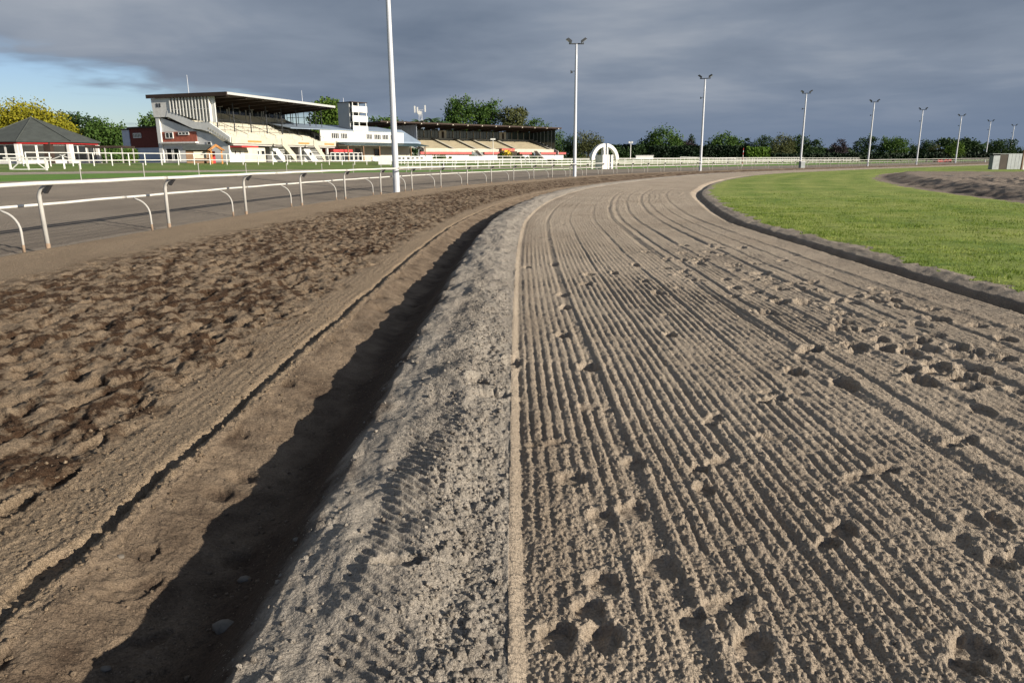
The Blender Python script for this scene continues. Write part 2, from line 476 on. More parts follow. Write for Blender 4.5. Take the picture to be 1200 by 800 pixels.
    z[m] = (0.006 * np.cos(6.2831853 * dd / 0.34) + 0.012 * fbm(X * 1.2, Y * 0.8, 3, 131)) * (1 - sst(r[m], 40, 70))
    moist_shade[m] = np.clip(0.35 + 0.3 * fbm(X * 0.35, Y * 0.22, 3, 133) + 0.15 * noise2(dd * 1.7, s[m] * 0.05, 134)
                       + 0.35 * sst(dd, -7.5, -2) - 0.2, 0, 1)

    # ---- sandy ditch side and grass edge
    m = (g >= -0.75) & (g < 0.6)
    X, Y, gg = x[m], y[m], g[m]
    fd = lambda lam: np.clip(lam / (2.2 * dr[m]), 0, 1)
    f1, id1 = cells(X / 0.16, Y / 0.16, 141)
    z[m] = (0.020 * fbm(X * 3.0, Y * 3.0, 4, 143) + 0.008 * (np.clip(1 - f1, 0, 1) - 0.5)) * np.exp(-((gg + 0.35) / 0.5) ** 2) * fd(0.3)
    moist_shade[m] = np.clip(0.25 + 0.35 * (1 - sst(gg, -0.80, -0.55)) + 0.25 * fbm(X * 2, Y * 2, 3, 145), 0, 1)
    # ---- grass: tufty
    m = (g >= 0.3) & (g < 10.5)
    X, Y = x[m], y[m]
    z[m] += 0.018 * fbm(X * 1.1, Y * 1.1, 3, 151) * np.clip(0.8 / (2.2 * dr[m]), 0, 1)
    # ---- training ring
    m = (g >= 10.0) & (s > 5) & (s < 120)
    X, Y, gg = x[m], y[m], g[m]
    z[m] += 0.085 * fbm(X * 0.9, Y * 0.9, 4, 161) * np.clip(1.0 / (2.2 * dr[m]), 0, 1) * sst(gg, 10.2, 11)
    z[m] += 0.03 * np.sin(gg * 6.28 / 0.5) * sst(gg, 13, 15) * np.clip(0.5 / (2.2 * dr[m]), 0, 1)
    moist_shade[m] = np.clip(0.35 + 0.5 * np.exp(-((gg - 11.3) / 0.7) ** 2) * (0.6 + noise2(X * 0.9, Y * 0.9, 163)) + 0.2 * fbm(X * 0.6, Y * 0.6, 3, 164), 0, 1)
    # ---- the rest of the land
    m = d <= -GREY
    X, Y = x[m], y[m]
    moist_shade[m] = np.clip(0.5 + 0.5 * fbm(X * 0.12, Y * 0.12, 3, 171), 0, 1)

    # ---- prints
    for px, py, l, w, a, dep in PRINTS:
        R = l * 2.0 + .05
        m = np.nonzero((np.abs(x - px) < R) & (np.abs(y - py) < R))[0]
        if m.size == 0:
            continue
        dx, dy = x[m] - px, y[m] - py
        ca, sa = math.cos(a), math.sin(a)
        U, V = dx * ca + dy * sa, -dx * sa + dy * ca
        q = np.sqrt((U / (l * 0.55)) ** 2 + (V / (w * 0.55)) ** 2) + 0.22 * noise2(x[m] * 14, y[m] * 14, 181) + 0.12 * noise2(x[m] * 37, y[m] * 37, 182)
        ins = 1 - sst(q, 0.72, 1.0)
        rim = np.exp(-((q - 1.18) / 0.24) ** 2) * (0.55 + 0.45 * np.sign(U) * np.minimum(1, np.abs(U) / 0.06))
        lim = np.clip(0.12 / (1.6 * dr[m]), 0, 1)
        z[m] = z[m] * (1 - 0.8 * ins) - 0.75 * dep * ins * (0.85 + 0.35 * np.clip(U / l, -1, 1) + 0.3 * noise2(x[m] * 22, y[m] * 22, 183)) * lim + 0.22 * dep * rim * lim
        moist_shade[m] = np.clip(moist_shade[m] + 0.16 * ins - 0.1 * rim, 0, 1)
    return z, moist_shade


ZONES = ['sand_track', 'sand_bank', 'trench', 'dirt_track', 'outer_track', 'verge_grass', 'path', 'lawn', 'concourse', 'ditch', 'infield_grass', 'training_track', 'ground']


def zone_of(x, y, s, d):
    e, g = d - edge_E(s), d - edge_G(s)
    jit = 0.17 * noise2(x * 1.3, y * 1.3, 201) + 0.09 * noise2(x * 6, y * 6, 202)
    jf = 1.5 * noise2(x * 0.12, y * 0.12, 203)
    z = np.full(x.shape, 12)
    z[(e > 0) & (g <= -0.95)] = 0
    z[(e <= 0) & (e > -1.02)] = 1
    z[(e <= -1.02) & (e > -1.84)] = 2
    z[(e <= -1.84) & (d > -0.02 + 0.1 * noise2(x * 1.5, y * 1.5, 207))] = 3
    z[(d <= -0.02 + 0.1 * noise2(x * 1.5, y * 1.5, 207)) & (d > -GREY + 0.25 * jf * 0.3)] = 4
    t = -d
    z[(d <= -GREY + 0.075 * jf)] = 5
    z[(t > 24 + 0.3 * jf) & (t <= 33 + 0.2 * jf) & (s > 20)] = 6
    z[(t > 33 + 0.2 * jf)] = 7
    z[(t > 52 + 0.6 * jf) & (s < 190) & (s > 20)] = 8
    z[(t > 130)] = 12
    z[(t > 24) & (s >= 190)] = 7
    z[(g > -0.95) & (g <= jit * 1.6 - .25)] = 9
    z[(g > jit * 1.6 - .25)] = 10
    ring = (g > 10.2 + 2.5 * jit + 0.25 * jf) & (s > 10) & (s < 110)
    z[ring] = 11
    z[(g > 95)] = 12
    return z


def build_ground():
    # rings: about one picture row each close by, a constant ratio farther off
    r = [0.02, 0.5, 0.9, 1.2, 1.4]
    while r[-1] < 62:
        q = r[-1]
        r.append(q + min(0.95 * (q * q + 2.56) / 1147.0, 0.0042 * q))
    n_near = len(r)
    r_near = np.array(r)
    fine = np.radians(np.arange(-45.0, 45.001, 0.092))
    if fine.size % 2 == 0:
        fine = fine[:-1]
    co = np.radians(np.array([-180, -170, -160, -150, -140, -130, -120, -110, -100, -92, -84, -77, -71, -66, -62, -58, -55, -52, -50, -48.4, -47.2, -46.2, -45.5]))
    ce = np.concatenate([[-x for x in co[::-1]]])
    ang = np.concatenate([co[co > -math.pi], [], fine, ce[ce > fine[-1]]])
    ang = np.concatenate([co, fine, ce])
    rings = [(r_near, ang)]
    far = [r_near[-1]]
    while far[-1] < 6000:
        far.append(far[-1] * (1.012 if far[-1] < 320 else 1.05))
    ang2 = np.concatenate([co, fine[::2], ce])
    rings.append((np.array(far), ang2))
    faces_by_zone = {}
    for part, (rr, aa) in enumerate(rings):
        Rg, Ag = np.meshgrid(rr, aa, indexing='ij')
        x, y = (Rg * np.sin(Ag)).ravel(), (Rg * np.cos(Ag)).ravel()
        rad = Rg.ravel()
        s, d = course(x, y)
        dr = np.maximum(np.repeat(np.gradient(rr), aa.size), 0.003)
        infine = (np.abs(Ag.ravel()) < 0.79)
        da = np.where(infine, 0.0016 if part == 0 else 0.0032, 0.06) * rad
        dre = np.maximum(dr * 0.8, da)
        z = base_height(s, d)
        hz, mo = relief(x, y, s, d, rad, dre)
        lim = 1.0 if part else (1 - sst(rad, 52, 61.5))
        z = z + hz * lim * (rad < 160)
        if part == 0:                                     # last near ring: straight between every second vertex, to meet the far rings
            zz = z.reshape(rr.size, aa.size)
            k = co.size + np.arange(1, fine.size - 1, 2)
            zz[-1, k] = 0.5 * (zz[-1, k - 1] + zz[-1, k + 1])
            z = zz.ravel()
        nR, nA = rr.size, aa.size
        idx = np.arange(nR * nA).reshape(nR, nA)
        q = np.stack([idx[:-1, :-1], idx[:-1, 1:], idx[1:, 1:], idx[1:, :-1]], -1).reshape(-1, 4)[:, ::-1]
        qx, qy = x[q].mean(1), y[q].mean(1)
        zn = zone_of(qx, qy, s[q].mean(1), d[q].mean(1))
        for k in range(len(ZONES)):
            f = q[zn == k]
            if f.size:
                faces_by_zone.setdefault(k, []).append((f, x, y, z, mo, d, s))
    for k, lst in faces_by_zone.items():
        V, Q, MO, DD, off = [], [], [], [], 0
        for f, x, y, z, mo, d, s in lst:
            u, inv = np.unique(f, return_inverse=True)
            V.append(np.stack([x[u], y[u], z[u]], 1)); MO.append(mo[u]); DD.append(d[u])
            Q.append(inv.reshape(-1, 4) + off)
            off += u.size
        V, Q, MO, DD = np.concatenate(V), np.concatenate(Q), np.concatenate(MO), np.concatenate(DD)
        me = bpy.data.meshes.new(ZONES[k])
        me.vertices.add(len(V)); me.vertices.foreach_set('co', V.astype(np.float32).ravel())
        me.loops.add(Q.size); me.loops.foreach_set('vertex_index', Q.astype(np.int32).ravel())
        me.polygons.add(len(Q)); me.polygons.foreach_set('loop_start', np.arange(0, Q.size, 4, dtype=np.int32))
        me.polygons.foreach_set('use_smooth', np.ones(len(Q), bool))
        for nm, arr in (('moist_shade', MO), ('offset', DD)):
            a = me.attributes.new(nm, 'FLOAT', 'POINT')
            a.data.foreach_set('value', arr.astype(np.float32))
        me.update(calc_edges=True)
        o = bpy.data.objects.new(ZONES[k], me)
        COL.objects.link(o)
        o['kind'] = 'structure'
        me.materials.append(GROUND_MAT[ZONES[k]])


# ------------------------------------------------------------------ materials
class NT:
    def __init__(self, name):
        self.m = bpy.data.materials.new(name)
        self.m.use_nodes = True
        self.t = self.m.node_tree
        self.N, self.L = self.t.nodes, self.t.links
        self.b = self.N['Principled BSDF']
        self.pos = None

    def coord(self):
        if not self.pos:
            self.pos = self.N.new('ShaderNodeTexCoord').outputs['Object']
        return self.pos

    def attr(self, nm):
        a = self.N.new('ShaderNodeAttribute'); a.attribute_name = nm
        return a.outputs['Fac']

    def noise(self, scale, detail=3, rough=0.55, stretch=None, vec=None):
        n = self.N.new('ShaderNodeTexNoise')
        n.inputs['Scale'].default_value, n.inputs['Detail'].default_value, n.inputs['Roughness'].default_value = scale, detail, rough
        v = vec or self.coord()
        if stretch:
            mp = self.N.new('ShaderNodeMapping'); mp.inputs['Scale'].default_value = stretch
            self.L.new(v, mp.inputs[0]); v = mp.outputs[0]
        self.L.new(v, n.inputs['Vector'])
        return n.outputs[0]

    def mathn(self, op, a, b=0.0, clamp=False):
        n = self.N.new('ShaderNodeMath'); n.operation = op; n.use_clamp = clamp
        for i, v in enumerate((a, b)):
            if isinstance(v, (int, float)):
                n.inputs[i].default_value = v
            else:
                self.L.new(v, n.inputs[i])
        return n.outputs[0]

    def ramp(self, v, stops):
        n = self.N.new('ShaderNodeValToRGB')
        e = n.color_ramp.elements
        e[0].position, e[0].color = stops[0][0], (*stops[0][1], 1)
        e[1].position, e[1].color = stops[-1][0], (*stops[-1][1], 1)
        for p, c in stops[1:-1]:
            q = e.new(p); q.color = (*c, 1)
        self.L.new(v, n.inputs[0])
        return n.outputs[0]

    def mix(self, f, a, b, blend='MIX'):
        n = self.N.new('ShaderNodeMix'); n.data_type = 'RGBA'; n.blend_type = blend
        for i, v in ((0, f), (6, a), (7, b)):
            if isinstance(v, (int, float)):
                n.inputs[i].default_value = v
            elif isinstance(v, tuple):
                n.inputs[i].default_value = (*v, 1)
            else:
                self.L.new(v, n.inputs[i])
        return n.outputs[2]

    def bump(self, h, dist, strength=1.0, prev=None):
        n = self.N.new('ShaderNodeBump')
        n.inputs['Distance'].default_value, n.inputs['Strength'].default_value = dist, strength
        self.L.new(h, n.inputs['Height'])
        if prev:
            self.L.new(prev, n.inputs['Normal'])
        return n.outputs[0]

    def done(self, color, rough=0.9, normal=None, spec=0.25, metal=0.0):
        if isinstance(color, tuple):
            self.b.inputs['Base Color'].default_value = (*color, 1)
        else:
            self.L.new(color, self.b.inputs['Base Color'])
        self.b.inputs['Roughness'].default_value = rough
        self.b.inputs['Specular IOR Level'].default_value = spec
        self.b.inputs['Metallic'].default_value = metal
        if normal:
            self.L.new(normal, self.b.inputs['Normal'])
        return self.m


def soil(name, dry, moist_shade, speck=0.5, fine=0.006, pale=None):
    t = NT(name)
    n_f, n_m = t.noise(95, 4, 0.7), t.noise(26, 4, 0.6)
    f = t.mathn('ADD', t.attr('moist_shade'), t.mathn('MULTIPLY', t.mathn('SUBTRACT', n_m, 0.5), 0.45))
    c = t.mix(t.mathn('MULTIPLY', f, 1.0, True), dry, moist_shade)
    c = t.mix(speck, c, t.ramp(n_f, [(0.30, (0.28, 0.26, 0.25)), (0.50, (1, 1, 1)), (0.72, (1.5, 1.48, 1.45))]), 'MULTIPLY')
    # scattered pale grit
    v = t.N.new('ShaderNodeTexVoronoi'); v.inputs['Scale'].default_value = 62
    t.L.new(t.coord(), v.inputs['Vector'])
    grit = t.mathn('MULTIPLY', t.mathn('LESS_THAN', v.outputs['Distance'], 0.22), t.mathn('GREATER_THAN', n_m, 0.56))
    c = t.mix(t.mathn('MULTIPLY', grit, 0.5), c, pale or tuple(min(1, q * 1.45) for q in dry))
    nb = t.bump(t.noise(150, 4, 0.7), fine * 1.6, 1.0)
    nb = t.bump(t.noise(46, 4, 0.7), fine * 4.0, 0.9, nb)
    nb = t.bump(t.noise(17, 4, 0.7), fine * 6.0, 0.8, nb)
    return t.done(c, 0.95, nb, 0.12)


def grassy(name, a, b, dry, big=0.35, mow=False):
    t = NT(name)
    n1, n2, n3 = t.noise(big, 4, 0.6), t.noise(2.2, 4, 0.6), t.noise(30, 3, 0.6)
    c = t.mix(t.ramp(n2, [(0.35, (0, 0, 0)), (0.65, (1, 1, 1))]), a, b)
    c = t.mix(t.ramp(n1, [(0.42, (0, 0, 0)), (0.70, (0.8, 0.8, 0.8))]), c, dry)
    if mow:
        d = t.attr('offset')
        st = t.mathn('SINE', t.mathn('MULTIPLY', t.mathn('ADD', d, t.mathn('MULTIPLY', t.noise(0.2, 2), 1.2)), 2.6))
        c = t.mix(t.mathn('MULTIPLY', t.mathn('ADD', st, 1.0), 0.16), c, dry)
    if mow:                              # dark tufts and thin brown patches
        c = t.mix(t.mathn('MULTIPLY', t.ramp(t.noise(0.9, 5, 0.72, (0.5, 1.6, 1)), [(0.56, (0, 0, 0)), (0.66, (1, 1, 1))]), 0.62), c, (0.055, 0.085, 0.018))
        c = t.mix(t.mathn('MULTIPLY', t.ramp(t.noise(0.55, 5, 0.7, (0.6, 2.2, 1), None), [(0.64, (0, 0, 0)), (0.72, (1, 1, 1))]), 0.55), c, (0.16, 0.125, 0.06))
    c = t.mix(0.45, c, t.ramp(n3, [(0.3, (0.5, 0.5, 0.45)), (0.7, (1.3, 1.3, 1.2))]), 'MULTIPLY')
    nb = t.bump(t.noise(26, 4, 0.7), 0.05, 0.8)
    return t.done(c, 0.85, nb, 0.2)


GROUND_MAT = {
    'sand_track': soil('harrowed_sand', (0.38, 0.313, 0.238), (0.170, 0.126, 0.088)),
    'sand_bank': soil('bank_sand', (0.34, 0.30, 0.248), (0.070, 0.050, 0.036)),  # dark tone also carries the painted shade of the bank face
    'trench': soil('trench_soil', (0.215, 0.162, 0.112), (0.070, 0.048, 0.033)),  # dark tone: damp soil plus shade painted on the floor
    'dirt_track': soil('churned_dirt', (0.315, 0.238, 0.160), (0.066, 0.038, 0.022), 0.6, 0.009),
    'outer_track': soil('raked_grey_sand', (0.23, 0.195, 0.155), (0.125, 0.105, 0.086), 0.25),
    'path': soil('pale_path', (0.40, 0.35, 0.28), (0.24, 0.20, 0.16), 0.2),
    'concourse': soil('concourse_paving', (0.34, 0.31, 0.27), (0.22, 0.20, 0.18), 0.2),
    'ditch': soil('ditch_soil', (0.34, 0.29, 0.23), (0.115, 0.092, 0.074)),
    'training_track': soil('training_sand', (0.30, 0.245, 0.19), (0.085, 0.066, 0.055), 0.3),
    'verge_grass': grassy('verge_turf', (0.085, 0.185, 0.030), (0.115, 0.225, 0.038), (0.15, 0.23, 0.05)),
    'lawn': grassy('lawn_turf', (0.085, 0.150, 0.028), (0.115, 0.175, 0.04), (0.19, 0.19, 0.075)),
    'infield_grass': grassy('infield_turf', (0.095, 0.160, 0.025), (0.185, 0.250, 0.044), (0.32, 0.335, 0.10), 0.30, True),
    'ground': grassy('field_turf', (0.06, 0.10, 0.02), (0.08, 0.12, 0.025), (0.12, 0.13, 0.05), 0.05),
}
build_ground()


# ------------------------------------------------------------------ mesh helpers
class MB:
    def __init__(self):
        self.v, self.f = [], []

    def poly(self, pts):
        n = len(self.v)
        self.v += [tuple(map(float, p)) for p in pts]
        self.f.append(tuple(range(n, n + len(pts))))
        return self

    def box(self, x0, x1, y0, y1, z0, z1):
        n = len(self.v)
        self.v += [(x0, y0, z0), (x1, y0, z0), (x1, y1, z0), (x0, y1, z0), (x0, y0, z1), (x1, y0, z1), (x1, y1, z1), (x0, y1, z1)]
        self.f += [tuple(n + i for i in q) for q in ((3, 2, 1, 0), (4, 5, 6, 7), (0, 1, 5, 4), (1, 2, 6, 5), (2, 3, 7, 6), (3, 0, 4, 7))]
        return self

    def prism(self, poly, x0, x1, axis='x'):
        """poly: (p, q) pairs swept along an axis; axis x: (y, z), y: (x, z), z: (x, y)"""
        n, k = len(self.v), len(poly)
        for t in (x0, x1):
            for p, q in poly:
                self.v.append({'x': (t, p, q), 'y': (p, t, q), 'z': (p, q, t)}[axis])
        self.f.append(tuple(n + i for i in range(k)))
        self.f.append(tuple(n + k + i for i in reversed(range(k))))
        for i in range(k):
            j = (i + 1) % k
            self.f.append((n + i, n + k + i, n + k + j, n + j))
        return self

    def tube(self, pts, rad, n=8, cap=True):
        pts = [Vector(p) for p in pts]
        rads = rad if isinstance(rad, (list, tuple)) else [rad] * len(pts)
        t0 = (pts[1] - pts[0]).normalized()
        up = Vector((0, 0, 1)) if abs(t0.z) < 0.9 else Vector((1, 0, 0))
        s = t0.cross(up).normalized()
        base = len(self.v)
        for i, p in enumerate(pts):
            a, b = pts[max(i - 1, 0)], pts[min(i + 1, len(pts) - 1)]
            t = (b - a).normalized()
            s = (s - t * s.dot(t)).normalized()
            w = t.cross(s)
            for k in range(n):
                c = 2 * math.pi * k / n
                self.v.append(tuple(p + (s * math.cos(c) + w * math.sin(c)) * rads[i]))
        for i in range(len(pts) - 1):
            for k in range(n):
                a, b = base + i * n + k, base + i * n + (k + 1) % n
                self.f.append((a, b, b + n, a + n))
        if cap:
            self.f.append(tuple(base + k for k in reversed(range(n))))
            self.f.append(tuple(base + (len(pts) - 1) * n + k for k in range(n)))
        return self

    def build(self, name, mat, parent=None, smooth=False):
        me = bpy.data.meshes.new(name)
        me.from_pydata(self.v, [], self.f)
        me.update()
        bm = bmesh.new(); bm.from_mesh(me)
        bmesh.ops.recalc_face_normals(bm, faces=bm.faces)
        bm.to_mesh(me); bm.free()
        if smooth:
            for p in me.polygons:
                p.use_smooth = len(p.vertices) == 4
        me.materials.append(mat)
        o = bpy.data.objects.new(name, me)
        COL.objects.link(o)
        o.parent = parent
        return o


def tag(o, label, cat, group=None):
    o['label'], o['category'] = label, cat
    if group:
        o['group'] = group
    return o


def thing(name, label, cat, loc=(0, 0, 0), rz=0.0, group=None):
    o = bpy.data.objects.new(name, None)
    o.empty_display_size = 0.3
    COL.objects.link(o)
    o.location, o.rotation_euler = loc, (0, 0, rz)
    return tag(o, label, cat, group)


def copy_tree(o, parent=None):
    c = o.copy()
    COL.objects.link(c)
    c.parent = parent
    for ch in [q for q in o.children]:
        copy_tree(ch, c)
    return c


def ground_z(x, y):
    s, d = course(x, y)
    return float(base_height(s, d)[0])


def stand_at(u, v, D):
    """a point at depth D under pixel (u, v), dropped onto the land"""
    p = at(u, v, D)
    return p[0], p[1], ground_z(p[0], p[1])


def solid(name, col, rough=0.7, var=0.12, scale=1.2, bump=0.0, metal=0.0, spec=0.3, grime=None):
    t = NT(name)
    n = t.noise(scale, 4, 0.6)
    lo, hi = tuple(c * (1 - var) for c in col), tuple(min(1, c * (1 + var)) for c in col)
    c = t.mix(t.ramp(n, [(0.35, (0, 0, 0)), (0.65, (1, 1, 1))]), lo, hi)
    if grime:
        c = t.mix(t.mathn('MULTIPLY', t.ramp(t.noise(scale * 2.3, 5, 0.7, (1, 1, 0.25)), [(0.5, (0, 0, 0)), (0.75, (1, 1, 1))]), 0.5), c, grime)
    nb = t.bump(t.noise(scale * 8, 3), bump) if bump else None
    return t.done(c, rough, nb, spec, metal)


WHITE = solid('white_paint', (0.58, 0.57, 0.53), 0.5, 0.06, 2.0, grime=(0.44, 0.41, 0.35))
RAILW = solid('rail_white', (0.54, 0.525, 0.48), 0.42, 0.08, 1.5, grime=(0.38, 0.34, 0.28))
POSTW = solid('post_grey_white', (0.36, 0.345, 0.315), 0.5, 0.12, 3.0, grime=(0.26, 0.22, 0.17))
BLACKP = solid('black_plastic', (0.03, 0.03, 0.032), 0.5, 0.1)
GALV = solid('galvanised_steel', (0.46, 0.47, 0.49), 0.42, 0.06, 1.0, metal=0.1, grime=(0.38, 0.39, 0.40))
DARKM = solid('dark_metal', (0.045, 0.048, 0.052), 0.5, 0.15)
CREAM = solid('cream_render', (0.48, 0.44, 0.35), 0.8, 0.06, 0.7, grime=(0.38, 0.33, 0.25))
OFFW = solid('offwhite_wall', (0.55, 0.55, 0.52), 0.8, 0.06, 0.6, grime=(0.42, 0.41, 0.38))
TIER = solid('cream_terrace', (0.41, 0.385, 0.31), 0.8, 0.10, 0.8, grime=(0.28, 0.24, 0.17))
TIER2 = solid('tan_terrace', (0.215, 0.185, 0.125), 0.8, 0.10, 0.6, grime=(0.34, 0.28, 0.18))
BRICK = solid('red_brick', (0.30, 0.088, 0.055), 0.85, 0.18, 2.5)
DBRICK = solid('dark_brick', (0.115, 0.028, 0.020), 0.85, 0.18, 2.5)
BLUEW = solid('blue_shade_and_panes', (0.40, 0.44, 0.50), 0.8, 0.06, 0.8)  # house walls are white: bluish shade painted in; panes are grey-blue themselves
GLASS = solid('dark_glass', (0.012, 0.015, 0.018), 0.08, 0.3, 0.8, spec=0.6)
GLASSG = solid('greenish_glass', (0.035, 0.05, 0.045), 0.12, 0.35, 0.9, spec=0.6)
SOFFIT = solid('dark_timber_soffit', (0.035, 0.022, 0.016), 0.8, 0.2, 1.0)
ROOFG = solid('grey_green_shingle', (0.052, 0.058, 0.052), 0.85, 0.16, 1.6, 0.03)
ROOFB = solid('blue_grey_iron', (0.22, 0.27, 0.33), 0.5, 0.08, 1.0, metal=0.1)
CANOPY = solid('dark_green_canopy', (0.02, 0.042, 0.045), 0.6, 0.2, 1.0)
REDP = solid('red_paint', (0.42, 0.035, 0.035), 0.6, 0.10, 1.0)
PINK = solid('faded_red_fascia', (0.34, 0.080, 0.070), 0.7, 0.10, 0.8)
TIMBER = solid('orange_timber', (0.45, 0.20, 0.06), 0.7, 0.12, 2.0)
TIMBERB = solid('brown_timber', (0.20, 0.12, 0.07), 0.8, 0.15, 2.0)
CONC = solid('grey_concrete', (0.36, 0.34, 0.31), 0.85, 0.10, 1.0)
TOWERG = solid('grey_render', (0.36, 0.36, 0.35), 0.85, 0.05, 0.6)
TIN = solid('weathered_tin', (0.20, 0.22, 0.22), 0.55, 0.12, 1.5, metal=0.0, grime=(0.13, 0.125, 0.11))
BROWNM = solid('dark_brown_board', (0.035, 0.027, 0.019), 0.8, 0.2)
RUST = solid('soil_stain', (0.24, 0.17, 0.115), 0.9, 0.2, 6)
BARK = solid('bark', (0.085, 0.065, 0.048), 0.9, 0.2, 4.0)
LAMPG = solid('floodlight_glass', (0.30, 0.32, 0.34), 0.1, 0.1, spec=0.6)
FLOWER = solid('yellow_flower', (0.75, 0.55, 0.04), 0.7, 0.15)

# ------------------------------------------------------------------ running rails along the dirt track
S0, S1 = 5.0, 300.0


def rail_line(d, h, r, name, parent, s0=S0, s1=S1):
    """the rail itself: a tube following the course at height h"""
    ss = np.concatenate([np.arange(s0, 60, 1.1), np.arange(60, s1, 3.0)])
    pts = []
    for s in ss:
        x, y, _ = rail_point(s, d)
        zf = ground_z(*rail_point(s, 0.0)[:2])
        pts.append((x, y, zf + h + 0.006 * math.sin(s * 1.9)))
    return MB().tube(pts, r, 8).build(name, RAILW, parent, True)


def running_rail(name, label, d0, side, h, over, r_rail, r_post, spacing, first, bracket):
    root = thing(name, label, 'running rail', (0, 0, 0))
    rail_line(d0 + side * over, h, r_rail, 'rail', root)
    # one post, local x towards the overhang
    pts = [(0, 0, -0.35), (0, 0, h - over * 1.15)]
    cx, cz, q = over * 0.92, h - 0.075 - over * 0.12, 6
    for k in range(1, q + 1):
        a = k / q * math.radians(74)
        R = over * 1.0
        pts.append((R * (1 - math.cos(a)), 0, h - over * 1.15 + R * math.sin(a)))
    pts.append((over * 0.98, 0, h - r_rail * 0.9))
    proto = MB().tube(pts, [r_post] * (len(pts) - 1) + [r_post * 0.8], 8).build('post', POSTW, root, True)
    foot = MB().tube([(0, 0, -0.05), (0, 0, 0.11)], r_post * 1.02 + 0.002, 8).build('soil_stain', RUST, proto, True)
    if bracket:
        MB().prism([(over * 0.45, h - 0.17), (over * 0.62, h - 0.20), (over * 1.12, h - r_rail * 1.0), (over * 1.05, h - r_rail * 0.6), (over * 0.55, h - 0.10)],
                   -0.045, 0.045, 'y').build('bracket', BLACKP, proto)
    for j in range(9):                    # sleeves where lengths of rail are joined
        sj = first + 1.9 + j * spacing * 1.5
        a0, a1 = rail_point(sj - .09, d0 + side * over), rail_point(sj + .09, d0 + side * over)
        zj = ground_z(*rail_point(sj, 0.0)[:2]) + h
        MB().tube([(a0[0], a0[1], zj + 0.006 * math.sin(sj * 1.9)), (a1[0], a1[1], zj + 0.006 * math.sin(sj * 1.9))], r_rail + .006, 8).build('joint_sleeve', POSTW, root, True)
    s, n = first, 0
    while s < S1 and n < 66:
        x, y, a = rail_point(s, d0)
        o = proto if n == 0 else copy_tree(proto, root)
        o.location = (x, y, ground_z(*rail_point(s, 0.0)[:2]))
        o.rotation_euler = (math.radians(1.1) * math.sin(n * 2.7), math.radians(0.8) * math.sin(n * 4.1 + 1), a - math.pi / 2 if side > 0 else a + math.pi / 2)
        s += spacing; n += 1
    return root


running_rail('running_rail', 'thick white running rail on hooped posts along the edge of the brown dirt track', 0.02, 1, 1.27, 0.26, 0.040, 0.043, 4.62, 9.6, True)
running_rail('running_rail', 'thinner lower white running rail whose posts curve over the grey outer track', -0.30, -1, 0.81, 0.40, 0.030, 0.025, 4.62, 9.35, False)

# ------------------------------------------------------------------ floodlight masts
MAST_POS = [(463.3, 40.4), (673.5, 73.7), (821, 105.0), (938, 129.5), (1017, 150.5), (1074, 175.8), (1119.5, 203.0), (1154, 234.7), (1182, 268.0)]
MAST_LAB = ['tallest white floodlight mast rising out of the picture beside the running rail',
            'white floodlight mast standing left of the white winning post arch',
            'white floodlight mast in front of the long dark hedge',
            'white floodlight mast with a grey control box at its foot',
            'white floodlight mast just right of a lone dark round tree, fifth along the track',
            'white floodlight mast sixth from the tall near one along the bend',
            'white floodlight mast seventh along, in front of the yellowish green tree',
            'white floodlight mast eighth along, last one clear of the tin shed',
            'smallest and farthest white floodlight mast, standing behind the tin shed']


def make_mast():
    root = thing('floodlight_mast', MAST_LAB[0], 'floodlight mast', (0, 0, 0), 0, 'floodlight masts along the track')
    H = 12.45
    zs = [-0.3, 0.0, 2.0, 5.0, 8.0, 11.0, H]
    MB().tube([(0, 0, z) for z in zs], [0.185 - 0.0062 * max(z, 0) for z in zs], 14).build('pole', GALV, root, True)
    MB().tube([(0, 0, -0.05), (0, 0, 0.03)], 0.30, 12).build('base_plate', CONC, root)
    MB().box(-0.72, 0.72, -0.045, 0.045, H - 0.02, H + 0.08).build('crossarm', DARKM, root)
    for sx in (-1, 1):
        m = MB()
        c, t = Vector((sx * 0.70, 0, H + 0.33)), math.radians(34) * sx
        ca, sa = math.cos(t), math.sin(t)
        prof = [(-0.31, -0.08), (0.31, -0.08), (0.24, 0.13), (-0.20, 0.14)]
        m.prism([(c.x + p * ca + q * sa * -1, c.z + p * sa + q * ca) for p, q in prof], -0.24, 0.24, 'y')
        o = m.build('floodlight', DARKM, root)
        prof = [(-0.27, -0.105), (0.27, -0.105), (0.27, -0.083), (-0.27, -0.083)]
        MB().prism([(c.x + p * ca - q * sa, c.z + p * sa + q * ca) for p, q in prof], -0.20, 0.20, 'y').build('lens', LAMPG, o)
        MB().box(sx * 0.66 - 0.03, sx * 0.66 + 0.03, -0.03, 0.03, H + 0.082, H + 0.29).build('bracket', DARKM, o)
    m = MB().box(-0.42, -0.12, -0.025, 0.025, 9.98, 10.03)
    m.prism([(-0.36, 9.86), (-0.30, 9.86), (-0.52, 10.12), (-0.52, 9.80)], -0.12, 0.12, 'y')
    m.build('loudspeaker', DARKM, root)
    MB().box(0.10, 0.20, -0.10, 0.10, 0.5, 0.95).build('junction_box', GALV, root)
    return root


mast = make_mast()
for i, (u, D) in enumerate(MAST_POS):
    o = mast if i == 0 else copy_tree(mast)
    p = at(u, 190, D)
    s_, d_ = course(p[0], p[1])
    o.location = (p[0], p[1], ground_z(p[0], p[1]))
    o.rotation_euler = (0, 0, math.atan2(-p[0], p[1]) * 0.85 + [0, .1, -.15, .1, 0, -.1, .1, 0, .1][i])
    o['label'] = MAST_LAB[i]

